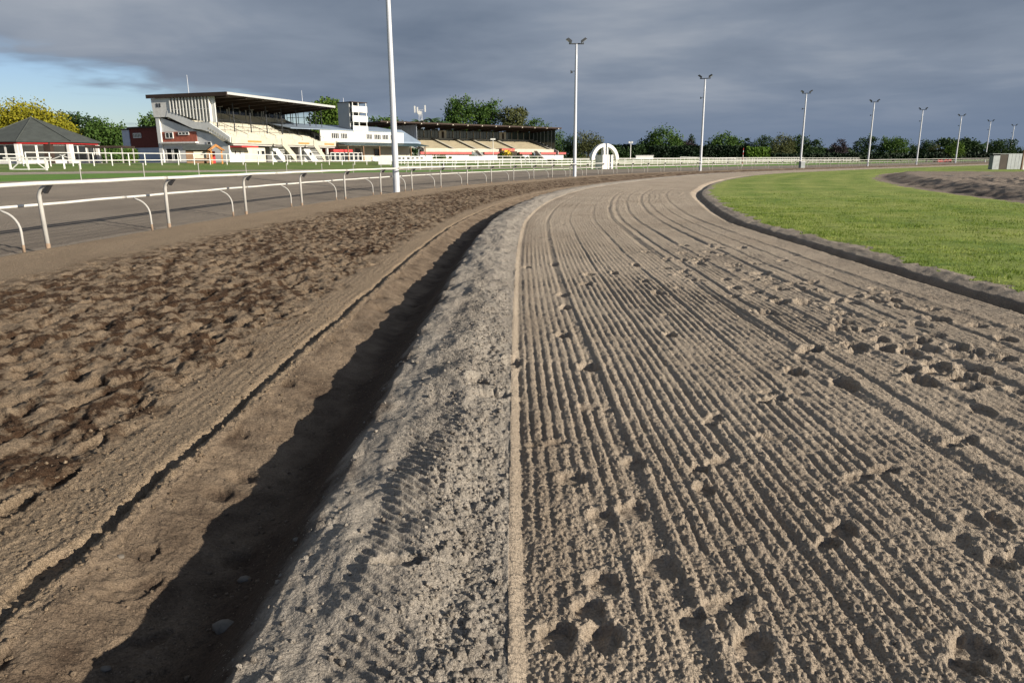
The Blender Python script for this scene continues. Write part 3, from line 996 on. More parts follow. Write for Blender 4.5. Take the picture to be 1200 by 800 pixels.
x, y, z = stand_at(939.5, 196, 127.6)
cb = thing('control_box', 'pale grey control box at the foot of the fourth floodlight mast', 'control box', (x, y, z), 0.3)
MB().box(-0.42, 0.42, -0.3, 0.3, 0, 1.05).build('cabinet', TIN, cb)
MB().box(-0.46, 0.46, -0.34, 0.34, 1.052, 1.12).build('lid', GALV, cb)

# ------------------------------------------------------------------ winning post arch
x, y, z = stand_at(708, 196, 112.0)
arch = thing('winning_post', 'white half round arch with a centre pillar standing on a white box', 'winning post', (x, y, z), math.radians(30))
k = 112 / F
kx = k / math.cos(math.radians(24))
zb, zl, zt = 0.0, 10.6 * k, 28.0 * k
m = MB()
R, wv = 17.6 * k, 3.7 * k
prof = []
n = 20
zc = zl - 0.1
Hh = zt - zc
for i in range(n + 1):
    a = math.pi * i / n
    prof.append((R * kx / k * math.cos(a), zc + Hh * math.sin(a)))
inner = [((R - wv) * kx / k * math.cos(math.pi * i / n), zc + (Hh - wv) * math.sin(math.pi * i / n)) for i in range(n + 1)]
for i in range(n):
    m.prism([prof[i], prof[i + 1], inner[i + 1], inner[i]], -0.28, 0.28, 'y')
m.build('arch', WHITE, arch)
MB().box(-3.0 * k, 3.0 * k, -0.30, 0.30, 15.3 * k, zt - wv * 0.35).build('pillar', WHITE, arch)
MB().box(-7.4 * k, 7.4 * k, -0.9, 0.9, zb - 0.3, 15.4 * k).build('box', WHITE, arch)
MB().box(-0.05, 0.05, -0.94, -0.902, zb, zt - 0.8).build('sight_line', TOWERG, arch)
for sx in (-1, 1):
    MB().tube([(sx * (R - wv / 2) * kx / k, 0, -0.3), (sx * (R - wv / 2) * kx / k, 0, zc + .05)], 0.16, 6).build('leg', WHITE, arch)

# ------------------------------------------------------------------ post and rail fences


def fence(name, label, path, spacing, rails, h, mat=WHITE, rp=0.05, rr=0.04, cat='fence', group=None, box=False):
    """path: ground points; rails: heights"""
    root = thing(name, label, cat, (0, 0, 0), 0, group)
    path = [np.array(p, float) for p in path]
    seg = [np.linalg.norm(b - a) for a, b in zip(path[:-1], path[1:])]
    tot = sum(seg)
    cum = np.concatenate([[0], np.cumsum(seg)])
    xs, ys = [p[0] for p in path], [p[1] for p in path]
    P = lambda t: (float(np.interp(t, cum, xs)), float(np.interp(t, cum, ys)))
    ts = np.linspace(0, tot, max(2, int(tot / spacing) + 1))
    gz = [ground_z(*P(t)) for t in ts]
    for rh in rails:
        MB().tube([(*P(t), g + rh) for t, g in zip(ts, gz)], rr, 5).build('rail', mat, root)
    proto = None
    for t, g in zip(ts, gz):
        if proto is None:
            proto = MB().tube([(0, 0, -0.3), (0, 0, h)], rp, 6).build('post', mat, root)
            o = proto
        else:
            o = proto.copy(); COL.objects.link(o); o.parent = root
        o.location = (*P(t), g)
    return root


def flat(u, D):
    p = at(u, 190, D)
    return (p[0], p[1])


fence('apron_fence', 'long white two rail fence across the apron in front of the cream grandstand',
      [flat(31, 68), flat(112, 75), flat(180, 83), flat(240, 90), flat(330, 100), flat(420, 111), flat(470, 118)], 2.3, [0.55, 1.27], 1.3, WHITE, 0.06, 0.045)
fence('apron_fence', 'white two rail fence in front of the stand with the brown roof and red fascia',
      [flat(474, 119), flat(520, 126), flat(580, 136), flat(640, 146)], 2.3, [0.55, 1.27], 1.3, WHITE, 0.06, 0.045)
fence('side_fence', 'white two rail fence in front of the octagonal pavilion at the edge of the picture',
      [flat(-90, 62), flat(-30, 66), flat(27, 69)], 2.3, [0.5, 1.05], 1.1, WHITE, 0.06, 0.05)
pth = [rail_point(s, -28.0)[:2] for s in np.arange(84, 262, 6.0)]
fence('course_fence', 'white three rail fence curving round the far side of the grey track', pth, 2.6, [0.4, 0.85, 1.27], 1.3, WHITE, 0.055, 0.045)
pth = [rail_point(s, -38.0)[:2] for s in np.arange(96, 262, 6.0)]
fence('outer_course_fence', 'farther white rail fence running in front of the hedges and trees', pth, 3.0, [0.6, 1.15], 1.2, WHITE, 0.05, 0.045)
fence('short_rail', 'short raised white rail on posts in front of the long dark hedge', [flat(797, 172), flat(862, 176)], 2.2, [1.25], 1.28, WHITE, 0.06, 0.07)

# the low barrier with diagonal braces on the verge
x, y, z = stand_at(34, 200, 61.0)
gt = thing('barrier', 'low white barrier with two diagonal braces on the grass before the pavilion', 'barrier', (x, y, z), math.radians(4))
w2 = 19.5 * 61 / F
for sx in (-1, 1):
    MB().box(sx * w2 - 0.07, sx * w2 + 0.07, -0.05, 0.05, -0.2, 0.92).build('post', WHITE, gt)
    MB().tube([(sx * (w2 - 0.1), 0, 0.10), (sx * 0.35, 0, 0.86)], 0.045, 6).build('brace', WHITE, gt)
MB().box(-0.05, 0.05, -0.045, 0.045, -0.2, 0.92).build('post', WHITE, gt)
MB().box(-w2 - 0.45, w2 + 0.5, -0.06, 0.06, 0.921, 1.03).build('top_rail', WHITE, gt)
MB().box(-w2 + 0.07, w2 - 0.07, -0.03, 0.03, 0.02, 0.09).build('bottom_rail', WHITE, gt)
for i, (u0, v0, lean) in enumerate([(68, 190, 1), (81, 190, -1)]):
    x, y, z = stand_at(u0, v0, 66.0)
    r_ = thing('rail_end', ['white sloping rail end leaning up to the fence right of the low barrier', 'white sloping rail end facing the other one beside the low barrier'][i], 'rail end', (x, y, z), 0.1)
    MB().tube([(-1.0 * lean, 0, 0.62), (0.7 * lean, 0, 1.22)], 0.035, 6).build('rail', WHITE, r_)
    MB().tube([(-0.9 * lean, 0, -0.2), (-0.9 * lean, 0, 0.62)], 0.05, 6).build('post', WHITE, r_)
    MB().tube([(0.5 * lean, 0, -0.2), (0.5 * lean, 0, 1.12)], 0.05, 6).build('post', WHITE, r_)

# thin marker posts on the far edge of the grey track
mk = None
ORD = ['', 'second', 'third', 'fourth', 'fifth', 'sixth', 'seventh', 'eighth', 'ninth', 'tenth', 'eleventh', 'twelfth']
for i in range(12):
    s_ = 33.6 + i * 4.15
    x, y, a = rail_point(s_, -GREY + 0.25)
    if mk is None:
        mk = thing('marker_post', 'thin pale marker post on the verge, leftmost of the row beyond the grey track', 'marker post', (x, y, ground_z(x, y)), 0, 'marker posts along the grass verge')
        MB().tube([(0, 0, -0.2), (0, 0, 0.66)], 0.022, 6).build('stake', POSTW, mk)
        MB().tube([(0, 0, 0.661), (0, 0, 0.74)], 0.038, 6).build('cap', POSTW, mk)
    else:
        o = copy_tree(mk)
        o.location = (x, y, ground_z(x, y))
        o['label'] = 'thin pale marker post on the verge, %s from the left of its row' % ORD[i]


# ------------------------------------------------------------------ buildings
class Frame:
    """a building's own axes: origin p, local x along its front, local y towards its back"""

    def __init__(self, A, B):
        self.p = np.array([A[0], A[1], 0.0])
        self.h = math.atan2(B[1] - A[1], B[0] - A[0])
        self.c, self.s = math.cos(self.h), math.sin(self.h)
        self.base = 1.62

    def loc(self, w):
        d = w - self.p
        return np.array([d[0] * self.c + d[1] * self.s, -d[0] * self.s + d[1] * self.c, d[2]])

    def hit(self, u, v, axis, val):
        o = self.loc(np.array([0, 0, EYE]))
        r = ray(u, v)
        d = np.array([r[0] * self.c + r[1] * self.s, -r[0] * self.s + r[1] * self.c, r[2]])
        q = o + d * ((val - o[axis]) / d[axis])
        q[2] -= self.base
        return q


def part(name, mat, root, *boxes):
    m = MB()
    for b in boxes:
        m.box(*b)
    return m.build(name, mat, root)


def window(root, axis, pos, a0, a1, z0, z1, panes, out, frame=WHITE, glass=GLASS, name='window'):
    """a framed window on the plane axis=pos, proud of it by out; panes are sub-parts"""
    t, d = 0.09, out
    lo, hi = sorted((pos, pos + d))

    def bx(p0, p1, q0, q1, e):
        l, h = lo - e, hi + e
        return (l, h, p0, p1, q0, q1) if axis == 0 else (p0, p1, l, h, q0, q1)
    f = part(name, frame, root, bx(a0, a1, z0, z0 + t, .003), bx(a0, a1, z1 - t, z1, .003), bx(a0, a0 + t, z0 + t, z1 - t, 0), bx(a1 - t, a1, z0 + t, z1 - t, 0),
             *[bx(a0 + (a1 - a0) * i / panes - t / 2, a0 + (a1 - a0) * i / panes + t / 2, z0 + t, z1 - t, 0) for i in range(1, panes)])
    for i in range(panes):
        p0, p1 = a0 + (a1 - a0) * i / panes + t / 2 + .002, a0 + (a1 - a0) * (i + 1) / panes - t / 2 - .002
        l, h = lo + (hi - lo) * .25, lo + (hi - lo) * .6
        part('pane', glass, f, (l, h, p0, p1, z0 + t, z1 - t) if axis == 0 else (p0, p1, l, h, z0 + t, z1 - t))
    return f


# ---- cream grandstand
fr = Frame(at(268, 109, 100), at(392, 125, 125.6))
gs = thing('grandstand', 'large cream grandstand with white fins, brick end wall and dark cantilever roof', 'grandstand', (fr.p[0], fr.p[1], fr.base), fr.h)
b = -fr.base            # heights above were taken from eye datum: local z = world z - 1.62
LX = 26.8
# roof: fascia, deck, soffit, beams
part('roof', ROOFG, gs, (-0.4, LX, 0.02, 12.9, 8.72, 8.93))
part('fascia', TOWERG, gs, (-0.45, LX + 0.05, -0.10, 0.018, 8.66, 8.98))
part('end_fascia', SOFFIT, gs, (-0.62, -0.403, -0.1, 13.0, 8.50, 8.99))
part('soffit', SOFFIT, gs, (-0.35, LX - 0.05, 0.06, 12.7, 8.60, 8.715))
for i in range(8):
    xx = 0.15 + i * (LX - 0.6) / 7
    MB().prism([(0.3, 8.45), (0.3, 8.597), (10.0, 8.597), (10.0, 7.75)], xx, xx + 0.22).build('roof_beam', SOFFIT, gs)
# stepped terrace: twelve rows
ny, y0t, y1t, z0t, z1t = 12, 0.5, 10.0, 2.75, 6.30
for i in range(ny):
    ya, yb = y0t + (y1t - y0t) * i / ny, y0t + (y1t - y0t) * (i + 1) / ny
    za = z0t + (z1t - z0t) * i / ny
    MB().prism([(ya, za - 0.45), (ya, za + 0.0), (ya + 0.30, za), (ya + 0.30, za + 0.16), (yb - 0.01, za + 0.16), (yb - 0.01, za - 0.2)], 0.3, 27.4).build('seat_row', TIER, gs)
part('front_parapet', TIER, gs, (-0.2, 27.4, 0.10, 0.28, 2.45, 3.22))
for x0 in (3.2, 15.5, 23.0):        # coloured boards along the parapet
    part('board', TIMBER, gs, (x0, x0 + 3.0, 0.05, 0.097, 2.66, 2.9))
part('terrace_slab', CONC, gs, (0.3, 27.3, 0.3, 1.4, 2.2, 2.44))
# aisles with handrails
for xa in (4.0, 10.5, 17.5, 24.0):
    m = MB()
    m.tube([(xa, 0.6, z0t + 1.0), (xa, 9.8, z1t + 1.0)], 0.035, 5)
    for t in np.linspace(0, 1, 6):
        m.tube([(xa, 0.6 + 9.2 * t, z0t + 3.5 * t), (xa, 0.6 + 9.2 * t, z0t + 1.0 + 3.55 * t)], 0.025, 4)
    m.build('handrail', DARKM, gs)
for zz, yy in ((4.15, 4.0), (5.2, 6.9)):
    m = MB().tube([(1, yy, zz + .75), (27, yy, zz + .75)], 0.03, 5)
    for t in np.arange(1, 27.1, 2.6):
        m.tube([(t, yy, zz - 0.1), (t, yy, zz + .75)], 0.025, 4)
    m.build('handrail', DARKM, gs)
# back wall
part('back_wall', CREAM, gs, (0.0, 27.6, 10.05, 10.3, 5.8, 7.06), (0.0, 27.6, 10.05, 10.3, 8.15, 8.597))
nw = 9
for i in range(nw):
    xa = 0.2 + i * 27.3 / nw
    window(gs, 1, 10.05, xa, xa + 27.3 / nw - 0.12, 7.062, 8.148, 2, 0.14, TOWERG)
for xx in (3.0, 6.6, 10.4, 14.3, 18.3, 22.4, 26.4):
    part('roof_post', DARKM, gs, (xx - .06, xx + .06, 4.6, 4.72, 3.9, 8.2))
    part('roof_post', TOWERG, gs, (xx + .9, xx + 1.02, 8.9, 9.02, 5.7, 8.0))
# open side screen at the far end
for yy in np.linspace(3.2, 9.9, 7):
    part('screen_bar', DARKM, gs, (27.65, 27.73, yy - .04, yy + .04, 3.2 + 0.35 * (yy - 0.5), 8.55))
part('screen_rail', DARKM, gs, (27.66, 27.72, 3.16, 9.94, 7.3, 7.38))
MB().prism([(0.2, 2.3), (0.2, 3.3), (10.0, 6.95), (10.3, 6.95), (10.3, 4.0), (4, 2.3)], 27.42, 27.62).build('side_wall', CONC, gs)
# the near end wall
MB().prism([(9.55, 6.35), (9.55, 8.497), (12.5, 8.497), (12.5, 8.4), (12.35, 6.05), (10.25, 6.05)], -0.30, -0.02).build('end_panel', WHITE, gs)
for yy in (11.1, 11.55):
    window(gs, 0, -0.30, yy - .14, yy + .14, 7.35, 7.85, 1, -0.04, DARKM)
fins = np.linspace(3.05, 9.35, 13)
for yy in fins:
    zb_ = 5.35 + (yy - 3.4) * 0.26
    part('fin', WHITE, gs, (-0.42, -0.02, yy - 0.075, yy + 0.075, max(5.3, zb_ - .25), 8.497))
part('fin_rail', WHITE, gs, (-0.30, -0.10, 2.9, 9.5, 6.92, 7.02))
MB().prism([(2.4, 5.2), (2.4, 8.59), (3.0, 8.59), (3.0, 5.2)], -0.02, 0.15).build('end_pier', OFFW, gs)
for yy in (4.2, 6.0, 8.2):
    part('inner_glass', GLASS, gs, (0.20, 0.26, yy, yy + 1.2, 6.2 + (yy - 4) * .1, 8.4))
# raked parapet beside the seats, and the dark underside it throws
MB().prism([(0.25, 2.55), (0.25, 3.25), (3.5, 5.30), (5.75, 5.32), (7.5, 6.0), (9.9, 6.9), (10.3, 6.049), (9.9, 6.049), (6.1, 4.46), (4.7, 4.30), (3.4, 3.98)], -0.34, -0.03).build('raked_parapet', OFFW, gs)
for i in range(9):
    t = i / 8
    part('step_end', TIER, gs, (-0.36, -0.30, 0.5 + 2.9 * t, 0.72 + 2.9 * t, 2.75 + 1.55 * t, 2.98 + 1.55 * t))
MB().prism([(0.9, 0.0), (0.9, 2.2), (3.4, 3.6), (5.9, 4.2), (11.6, 6.0), (11.6, 4.10), (5.9, 4.10), (5.9, 2.75), (11.6, 2.75), (11.6, 0)], 0.05, 0.30).build('end_wall', OFFW, gs)
part('brick_band', BRICK, gs, (-0.02, 0.28, 5.85, 11.55, 2.76, 4.095))
window(gs, 0, -0.02, 9.65, 10.95, 3.22, 4.05, 2, -0.12)
window(gs, 0, -0.02, 7.0, 8.75, 3.65, 4.07, 3, -0.12)
part('pilaster', OFFW, gs, (-0.20, 0.30, 11.602, 12.2, 0, 6.04))
part('ledge', WHITE, gs, (-0.55, 0.045, 5.7, 11.595, 2.55, 2.75))
window(gs, 0, 0.05, 10.2, 11.2, 0.15, 1.95, 1, -0.10, name='door')
window(gs, 0, 0.05, 9.0, 10.0, 0.15, 1.95, 1, -0.10, name='door')
window(gs, 0, 0.05, 3.6, 4.3, 2.3, 2.75, 1, -0.08)
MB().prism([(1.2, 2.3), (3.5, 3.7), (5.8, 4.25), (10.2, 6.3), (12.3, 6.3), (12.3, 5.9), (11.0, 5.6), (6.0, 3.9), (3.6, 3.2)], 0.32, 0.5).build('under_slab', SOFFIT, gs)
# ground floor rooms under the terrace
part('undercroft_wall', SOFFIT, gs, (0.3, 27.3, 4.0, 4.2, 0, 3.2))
for x0, x1, m_, zt_ in ((0.32, 3.4, OFFW, 1.9), (3.42, 8.2, CREAM, 2.0), (9.6, 13.0, OFFW, 2.05), (18.3, 23.6, OFFW, 2.1)):
    part('room_wall', m_, gs, (x0, x1, 1.0, 3.9, 0, zt_))
for x0, x1, z0, z1 in ((6.2, 6.7, .9, 1.65), (7.1, 8.0, .9, 1.65), (19.6, 20.4, .9, 1.5), (1.2, 1.6, .9, 1.6), (2.2, 2.6, .9, 1.6), (10.3, 10.8, .7, 1.6)):
    window(gs, 1, 1.0, x0, x1, z0, z1, 1, -0.08)
for x0, x1 in ((14.0, 14.8), (15.2, 16.0), (19.0, 20.4), (21.2, 22.6)):
    window(gs, 1, 3.9, x0, x1, 2.15, 2.75, 2, -0.1)
for xx in (9.2, 13.6, 16.6, 24.6, 26.9):
    part('column', OFFW, gs, (xx - .16, xx + .16, 0.5, 0.8, 0, 2.19))
for x0, dx in ((8.6, 3.3), (17.0, 3.0)):        # outside stairs
    m = MB()
    for i in range(10):
        t = i / 10
        m.box(x0 + dx * t, x0 + dx * (t + .1), -1.6 + 0.0, -0.5, 2.35 * (1 - t) - .12, 2.35 * (1 - t) + .05)
    st = m.build('stair', CONC, gs)
    MB().prism([(x0, 2.3), (x0, 3.25), (x0 + dx, 0.95), (x0 + dx, -0.1)], -1.72, -1.61, 'y').build('balustrade', TIER, st)
part('red_awning', REDP, gs, (0.3, 3.9, -1.0, 0.95, 1.93, 2.12))

# ---- flag staffs
for lab, u0, v0, v1, D in (('thin flagstaff rising above the fins of the cream grandstand', 221.5, 112, 88, 106), ('short thin mast on the far end of the cream grandstand roof', 354.5, 121, 106, 122), ('stub aerial on top of the control tower', 402.5, 120, 115, 139.5)):
    a, c = at(u0, v0, D), at(u0, v1, D)
    t = thing('flagstaff' if D < 110 else 'roof_mast', lab, 'mast', (a[0], a[1], a[2] - 0.5))
    MB().tube([(0, 0, 0), (0, 0, 0.5 + c[2] - a[2])], [0.06, 0.03], 6).build('staff', GALV, t)
    MB().tube([(0, 0, -0.1), (0, 0, 0.15)], 0.12, 6).build('socket', DARKM, t)

# ---- dark brick house behind the grandstand's end
A = at(147.5, 186, 112); B = at(188, 186, 108)
f2 = Frame(A, B)
bh = thing('brick_house', 'low dark brick house with a flat black roof, left of the cream grandstand', 'house', (A[0], A[1], 1.62), f2.h)
W = float(np.hypot(*(B - A)[:2])) + 2.0
kk = 110 / F
part('brick_wall', DBRICK, bh, (13 * kk, W, 0, 6, 2.15, 4.9))
part('lower_wall', BLUEW, bh, (13 * kk, W, 0.06, 6, -.2, 2.15))
part('white_wall', BLUEW, bh, (0, 13 * kk - .01, -0.1, 6, -.2, 4.75))  # white wall, its bluish shade put into the colour
part('roof', SOFFIT, bh, (11.8 * kk, W, -0.25, 6.3, 4.902, 5.12))
part('roof', SOFFIT, bh, (-0.15, 11.7 * kk, -0.25, 6.3, 4.76, 4.93))
window(bh, 1, 0, 20 * kk, 34 * kk, 3.55, 4.25, 5, -0.12)

# ---- timber kiosk and white ticket room in front of the grandstand
x, y, z = stand_at(240, 190, 94.0)
kq = thing('timber_kiosk', 'small timber kiosk with a grey roof and an orange gable porch', 'kiosk', (x, y, z), math.radians(24))
part('wall', TIMBERB, kq, (-2.1, 0.9, 0, 2.2, -.2, 1.75))
part('panel', CREAM, kq, (-1.2, 0.3, -0.05, -0.002, 0.55, 1.45))
MB().prism([(-0.5, 1.72), (1.1, 2.35), (2.7, 1.72), (2.7, 1.62), (-0.5, 1.62)], -2.4, 1.0).build('roof', ROOFG, kq)
for xx in (0.85, 2.05):
    part('porch_post', TIMBER, kq, (xx - .09, xx + .09, -1.1, -0.92, -.2, 1.55))
MB().prism([(0.55, 1.55), (0.72, 1.55), (1.45, 2.05), (2.18, 1.55), (2.35, 1.55), (1.45, 2.25)], -1.3, 0.8, 'y').build('gable', TIMBER, kq)
MB().prism([(0.45, 1.56), (1.45, 2.26), (2.45, 1.56), (2.45, 1.64), (1.45, 2.36), (0.45, 1.64)], -1.25, 1.2, 'y').build('porch_roof', TIMBER, kq)
part('door', REDP, kq, (0.95, 1.35, 0.9, 0.96, -.1, 1.5))
part('rail', TIMBERB, kq, (-2.1, 0.8, -0.5, -0.44, 0.5, 0.62))

# ---- pavilion with the eight sided roof
c0 = at(44, 185, 90)
pv = thing('pavilion', 'octagonal white pavilion with a grey shingle roof and dark windows', 'pavilion', (c0[0], c0[1], 1.5), 0)
Rr, Zb, Ze, Za = 7.05, 0.0, 2.55, 5.45
rot = math.radians(-90 + 18)
oc = lambda r, i: (r * math.cos(rot + math.pi / 4 * i), r * math.sin(rot + math.pi / 4 * i))
for i in range(8):
    p, q = oc(Rr, i), oc(Rr, i + 1)
    MB().poly([(*p, Ze), (*q, Ze), (0, 0, Za)]).poly([(*q, Ze - .06), (*p, Ze - .06), (0, 0, Za - .08)]).poly([(*p, Ze), (*p, Ze - .06), (*q, Ze - .06), (*q, Ze)]).build('roof_panel', ROOFG, pv)
    MB().tube([(p[0], p[1], Ze + .03), (0, 0, Za + .03)], 0.07, 5).build('hip_cap', ROOFG, pv)
    p, q = oc(Rr - .35, i), oc(Rr - .35, i + 1)
    MB().tube([(*p, Ze - .18), (*q, Ze - .18)], 0.10, 4).build('fascia', REDP, pv)
    for e in (0.03, 0.97):
        xx, yy = p[0] + (q[0] - p[0]) * e, p[1] + (q[1] - p[1]) * e
        part('column', WHITE, pv, (xx - .17, xx + .17, yy - .17, yy + .17, -.3, Ze - .3))
    a_, b_ = oc(Rr - 0.7, i), oc(Rr - 0.7, i + 1)
    da = math.atan2(b_[1] - a_[1], b_[0] - a_[0])
    L_ = math.hypot(b_[0] - a_[0], b_[1] - a_[1])
    wl = part('wall', WHITE, pv, (0.02, L_ - .02, 0, 0.15, -.3, 0.42))
    wl.location, wl.rotation_euler = (a_[0], a_[1], 0), (0, 0, da)
    for j in range(3):
        w_ = window(pv, 1, 0.0, 0.15 + j * (L_ - .3) / 3, 0.15 + (j + 1) * (L_ - .3) / 3 - .04, 0.43, Ze - .32, 1, 0.12)
        w_.location, w_.rotation_euler = (a_[0], a_[1], 0), (0, 0, da)
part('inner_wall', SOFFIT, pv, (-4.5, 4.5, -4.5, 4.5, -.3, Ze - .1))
MB().tube([(0, 0, Za), (0, 0, Za + .2)], [0.18, 0.05], 8).build('finial', ROOFG, pv)
# its side canopy
x, y, z = stand_at(130, 186, 88)
sc = thing('side_canopy', 'flat dark canopy on thin posts joining the right side of the pavilion', 'canopy', (x, y, z), math.radians(8))
part('roof', SOFFIT, sc, (-2.1, 2.0, -1.5, 2.5, 1.72, 1.95))
for xx, yy in ((-1.9, -1.4), (0.0, -1.4), (1.85, -1.4), (1.85, 2.2), (-1.9, 2.2)):
    part('post', POSTW, sc, (xx - .05, xx + .05, yy - .05, yy + .05, -.2, 1.719))

# ---- middle building with the control tower
f3 = Frame(at(383, 152.8, 125), at(468, 155, 139))
mb = thing('clubhouse', 'long white clubhouse with louvred windows and a dark green veranda canopy', 'clubhouse', (f3.p[0], f3.p[1], 1.62), f3.h)
part('upper_wall', WHITE, mb, (-1.4, 18.0, 0, 0.3, 3.25, 5.12))
part('end_wall', WHITE, mb, (18.02, 18.3, 0, 7, 3.25, 5.10))
MB().prism([(-0.2, 5.14), (-0.2, 5.24), (7.0, 6.35), (7.0, 6.2)], -7.5, 18.4).build('roof', ROOFB, mb)
for u0, u1 in ((388, 397), (399, 407), (429, 436), (438, 446), (447.5, 455), (457, 462)):
    a, c = f3.hit(u0, 160, 1, 0)[0], f3.hit(u1, 160, 1, 0)[0]
    window(mb, 1, 0, a, c, 3.72, 4.72, 4, -0.10)
MB().prism([(-3.0, 2.62), (-3.0, 2.72), (-0.02, 3.24), (-0.02, 3.0)], 1.2, 22.0).build('canopy', CANOPY, mb)
MB().prism([(0.0, 3.0), (0.0, 3.5), (5.0, 5.9), (5.0, 5.5)], 18.32, 23.0).build('lean_to_roof', ROOFB, mb)
part('lower_wall', CREAM, mb, (-1.0, 21.5, 1.6, 1.9, -.2, 3.2))
for x0, x1 in ((3.0, 3.9), (7.5, 8.7), (12.0, 13.6), (17.0, 18.0)):
    window(mb, 1, 1.6, x0, x1, 0.3, 2.2, 1, -0.08, TIMBERB, name='door')
for xx in (2.0, 5.5, 9.3, 13.3, 17.3, 21.2):
    part('veranda_post', TIMBERB, mb, (xx - .08, xx + .08, -2.75, -2.6, -.2, 2.6))
part('red_awning', REDP, mb, (-0.4, 3.8, -1.8, 1.55, 1.55, 1.95))
for i in range(7):
    window(mb, 1, -1.9, -1.2 + i * 1.02, -0.3 + i * 1.02, 0.1, 1.45, 1, -0.06)
part('bench_wall', OFFW, mb, (6.8, 21.0, -3.4, -3.2, -.2, 0.75))
for i in range(10):
    part('opening', GLASS, mb, (8.2 + i * 1.2, 8.9 + i * 1.2, -3.43, -3.403, 0.32, 0.62))
# tower
tw = thing('control_tower', 'square grey tower with three white balconies on its right face', 'tower', (f3.p[0], f3.p[1], 1.62), f3.h)
tx0, tx1 = 5.66, 9.0
part('shaft', TOWERG, tw, (tx0, tx0 + .25, 0.5, 3.4, 5.3, 9.85))
part('back_wall', TOWERG, tw, (tx0 + .26, tx1, 3.0, 3.4, 5.3, 9.7))
part('core', OFFW, tw, (tx0 + .26, tx1 - .15, 1.3, 2.99, 3.2, 9.6))
part('roof', SOFFIT, tw, (tx0 - .05, tx1 + .35, -0.2, 3.5, 9.86, 9.98))
for zz in (8.35, 6.75, 5.05):
    bl = part('balcony', WHITE, tw, (tx0 + .1, tx1 + .25, -0.15, 0.0, zz - .1, zz + .95), (tx1 + .10, tx1 + .25, 0.0, 2.6, zz - .1, zz + .95))
    part('floor', CONC, bl, (tx0 + .26, tx1 + .09, 0.003, 1.29, zz - .1, zz + .02))
    part('opening', GLASS, bl, (tx0 + .5, tx1 - .3, 1.22, 1.295, zz + .03, zz + 1.35))
for xx in (tx0 + .3, tx0 + 1.6, tx1 + .05):
    part('post', OFFW, tw, (xx - .07, xx + .07, -.1, .04, 9.302, 9.858))
    part('post', OFFW, tw, (xx - .07, xx + .07, -.1, .04, 7.702, 8.248))
    part('post', OFFW, tw, (xx - .07, xx + .07, -.1, .04, 6.002, 6.648))

# ---- second stand
f4 = Frame(at(475, 143.6, 165), at(657.5, 150, 201))
g2 = thing('grandstand', 'farther low grandstand with a brown flat roof, tan terraces and faded red fascia', 'grandstand', (f4.p[0], f4.p[1], 1.62), f4.h)
part('roof', ROOFG, g2, (-6.5, 51.5, 0.02, 11.5, 8.20, 8.36))
part('fascia', SOFFIT, g2, (-6.6, 51.6, -0.12, 0.018, 8.10, 8.42))
part('soffit', SOFFIT, g2, (-6.4, 51.4, 0.06, 11.4, 8.06, 8.195))
for i in range(13):
    xx = -5 + i * 4.6
    MB().prism([(0.2, 7.85), (0.2, 8.057), (10.4, 8.057), (10.4, 7.2)], xx, xx + 0.25).build('roof_beam', SOFFIT, g2)
    part('beam_end', CREAM, g2, (xx, xx + .25, -0.2, -0.123, 8.0, 8.2))
n2 = 10
for i in range(n2):
    ya, yb = 1.6 + 8.4 * i / n2, 1.6 + 8.4 * (i + 1) / n2
    za = 2.45 + 2.7 * i / n2
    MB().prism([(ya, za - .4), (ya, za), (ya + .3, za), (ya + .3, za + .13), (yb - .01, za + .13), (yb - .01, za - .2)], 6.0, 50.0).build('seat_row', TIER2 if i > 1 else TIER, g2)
for xa in (6.2, 15.0, 22.0, 27.5, 36.0, 49.3):
    MB().prism([(1.5, 2.5), (1.5, 2.72), (10.0, 5.52), (10.0, 5.3)], xa, xa + 0.75).build('aisle', TIER, g2)
part('front_parapet', TIER, g2, (6.0, 50.2, 1.42, 1.58, 1.95, 2.75))
part('top_wall', TIER, g2, (5.8, 50.3, 10.02, 10.2, 4.6, 5.42))
xw = 6.0
i = 0
while xw < 50:
    if i in (5, 14):
        d_ = part('door_bay', CREAM, g2, (xw, xw + 2.3, 10.0, 10.25, 5.43, 7.3))
        part('door', SOFFIT, d_, (xw + .8, xw + 1.5, 9.95, 9.997, 5.43, 7.0))
    else:
        window(g2, 1, 10.1, xw, xw + 2.1, 5.43, 7.6, 2, 0.1, SOFFIT, GLASSG)
        part('mullion', CREAM, g2, (xw + 2.13, xw + 2.27, 9.98, 10.2, 5.43, 7.2))
    xw += 2.3; i += 1
for yy in np.linspace(1.8, 9.9, 7):      # glazed side screens
    part('side_pane', GLASSG, g2, (50.4, 50.46, yy - .62, yy + .55, 2.9 + .32 * (yy - 1.5), 7.9))
    part('side_bar', TOWERG, g2, (50.38, 50.48, yy + .56, yy + .64, 2.9 + .32 * (yy - 1.5), 7.95))
    part('side_pane', BLUEW, g2, (3.9, 3.96, yy - .62, yy + .55, 2.9 + .32 * (yy - 1.5), 7.9))
    part('side_bar', TOWERG, g2, (3.88, 3.98, yy + .56, yy + .64, 2.9 + .32 * (yy - 1.5), 7.95))
MB().prism([(0.2, 1.4), (0.2, 2.3), (10, 5.8), (10, 3.6)], 50.6, 50.8).build('side_wall', CONC, g2)
for x0, x1 in ((4.5, 20.0), (24.2, 29.5), (36.5, 41.0), (44.5, 54.5)):
    part('red_fascia', PINK, g2, (x0, x1, 0.8, 1.35, 1.46, 2.02))
    part('front_wall', OFFW, g2, (x0 + .3, x1 - .4, 1.41, 1.6, -.3, 1.45))
m = part('tunnel', PINK, g2, (29.9, 34.5, 0.6, 3.2, 2.2, 2.9))
part('mouth', SOFFIT, m, (31.0, 35.5, 0.75, 3.0, .2, 2.198))
